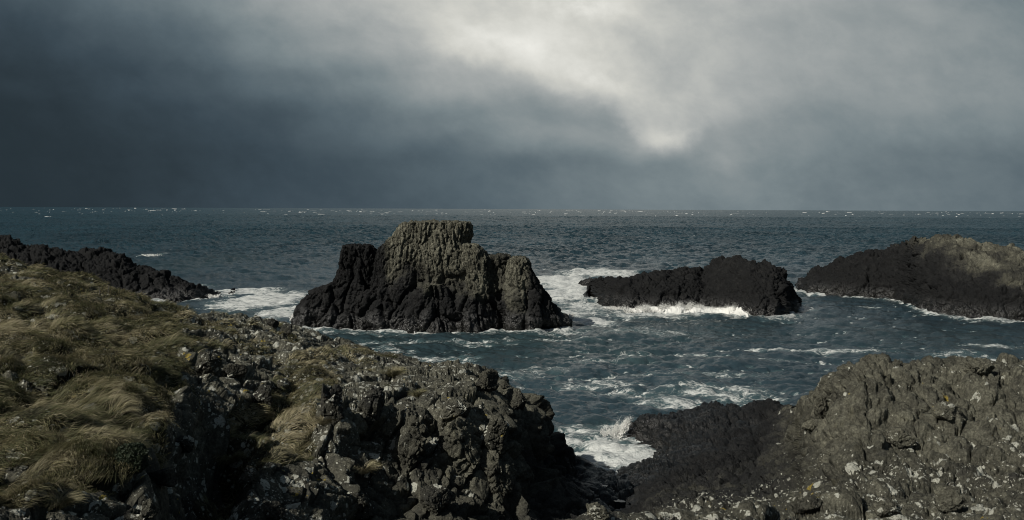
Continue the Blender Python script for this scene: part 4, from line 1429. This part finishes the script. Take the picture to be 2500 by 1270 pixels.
a = [plume(1315, 782, 30, 20, 5000, 41, -0.2, 1.0, 0.026), plume(1345, 785, 60, 10, 5000, 42, 0, 1.0, 0.026), plume(1392, 778, 14, 18, 900, 43, 0.2, 0.8, .04)]
drops(np.concatenate([q[0] for q in a]), np.concatenate([q[1] for q in a]), 'surf', 'white surf at the right foot of the tall sea stack', 'surf')
a = [plume(716, 782, 14, 22, 1200, 51, 0.2, 1.0, 0.035), plume(738, 800, 30, 8, 900, 52, 0, 1.0, 0.035)]
drops(np.concatenate([q[0] for q in a]), np.concatenate([q[1] for q in a]), 'surf', 'thin white surf at the left foot of the tall sea stack', 'surf')
a = [plume(525, 728, 24, 14, 1100, 61, -0.2, 1.0, 0.05), plume(372, 626, 36, 8, 900, 62, 0.0, 2.0, 0.07)]
drops(np.concatenate([q[0] for q in a]), np.concatenate([q[1] for q in a]), 'surf', 'white surf off the tip of the black ridge', 'surf')


def whitecaps():
    r = np.random.default_rng(88)
    V0, F0 = ico(2)
    n = 520
    dv = 2.6 + r.gamma(1.9, 3.6, n)
    Y = CAMH * FPX / dv
    ok = (Y > 700) & (Y < 11000)
    Y = Y[ok]; n = len(Y)
    X = Y * r.uniform(-0.75, 0.75, n)
    wid = Y / FPX * r.gamma(1.3, 4.2, n).clip(2, 30) * 0.5
    hgt = Y / FPX * r.gamma(2.0, 0.30, n).clip(0.2, 1.8)
    Vs, Fs = [], []
    for i in range(n):
        k = 1 + 0.5 * fbm(V0 * 1.0 + i * 3.7, 0.6, 2, 9)
        p = V0 * k[:, None] * np.array([wid[i], wid[i] * 0.35 + 1, hgt[i]]) + np.array([X[i], Y[i], 0])
        Vs.append(p); Fs.append(F0 + i * len(V0))
    link('whitecaps', mesh_from('whitecaps', np.concatenate(Vs), np.concatenate(Fs)), CAPS, 'scattered whitecaps breaking far out below the horizon', 'whitecaps', kind='stuff')


whitecaps()


def bank(path, label, seed):
    """a heaped roll of white water along path = [(u, v, height px, half width m)]"""
    pts = [np.array([*sea_at(u, v), 0.0]) for u, v, h, w in path]
    hs = [h * p[1] / FPX for p, (u, v, h, w) in zip(pts, path)]
    ws = [w for *_, w in path]
    k = np.arange(len(pts)); tt = np.linspace(0, len(pts) - 1, 60 * (len(pts) - 1))
    C = np.stack([np.interp(tt, k, [p[a] for p in pts]) for a in range(3)], 1)
    H = np.interp(tt, k, hs) * sst(tt, 0, 0.25) * sst(len(pts) - 1 - tt, 0, 0.25); W = np.interp(tt, k, ws)
    th = np.linspace(-0.15, math.pi + 0.15, 40)
    P = C[:, None, :] + np.stack([0 * th[None] * tt[:, None], -np.cos(th)[None] * W[:, None], np.sin(th)[None] * H[:, None]], 2)
    nr, nc = P.shape[:2]
    P = P.reshape(-1, 3)
    n = np.stack([np.tile(0 * th, nr), np.tile(-np.cos(th), nr), np.tile(np.sin(th), nr)], 1)
    f = 1 - np.abs(fbm(P, 0.9, 4, seed, 0.6)) * 2.2
    P = P + n * (f * 0.22 * np.repeat(H, nc) * 1.6)[:, None]
    P[:, 2] += fbm(P, 0.35, 3, seed + 9) * 0.08 - 0.05
    P[:, 2] -= sst(-fbm(P, 1.6, 2, seed + 4), 0.0, 0.5) * np.repeat(H, nc) * 0.8
    link('surf', mesh_from('surf', P, grid_quads(nr, nc)), FOAM, label, 'surf', kind='stuff')


bank([(1478, 752, 3, .5), (1520, 759, 5, .6), (1560, 764, 10, .8), (1610, 765, 14, .9), (1660, 765, 14, .9), (1710, 764, 11, .8), (1745, 764, 9, .8), (1780, 767, 14, .9), (1808, 772, 18, .9), (1828, 778, 8, .6)],
     'heaped white water along the foot of the low islet', 610)
bank([(1296, 782, 4, .5), (1325, 786, 5, .6), (1355, 788, 4, .6), (1385, 786, 3, .5)], 'roll of white water off the right foot of the sea stack', 620)
bank([(1440, 1085, 5, .4), (1468, 1082, 4, .4), (1495, 1084, 4, .4), (1520, 1092, 3, .3), (1545, 1100, 5, .3)], 'churned white water against the black shore in the cove', 630)
bank([(1560, 1128, 5, .3), (1582, 1122, 9, .35), (1602, 1118, 7, .3)], 'small heap of foam in the inner corner of the cove', 640)
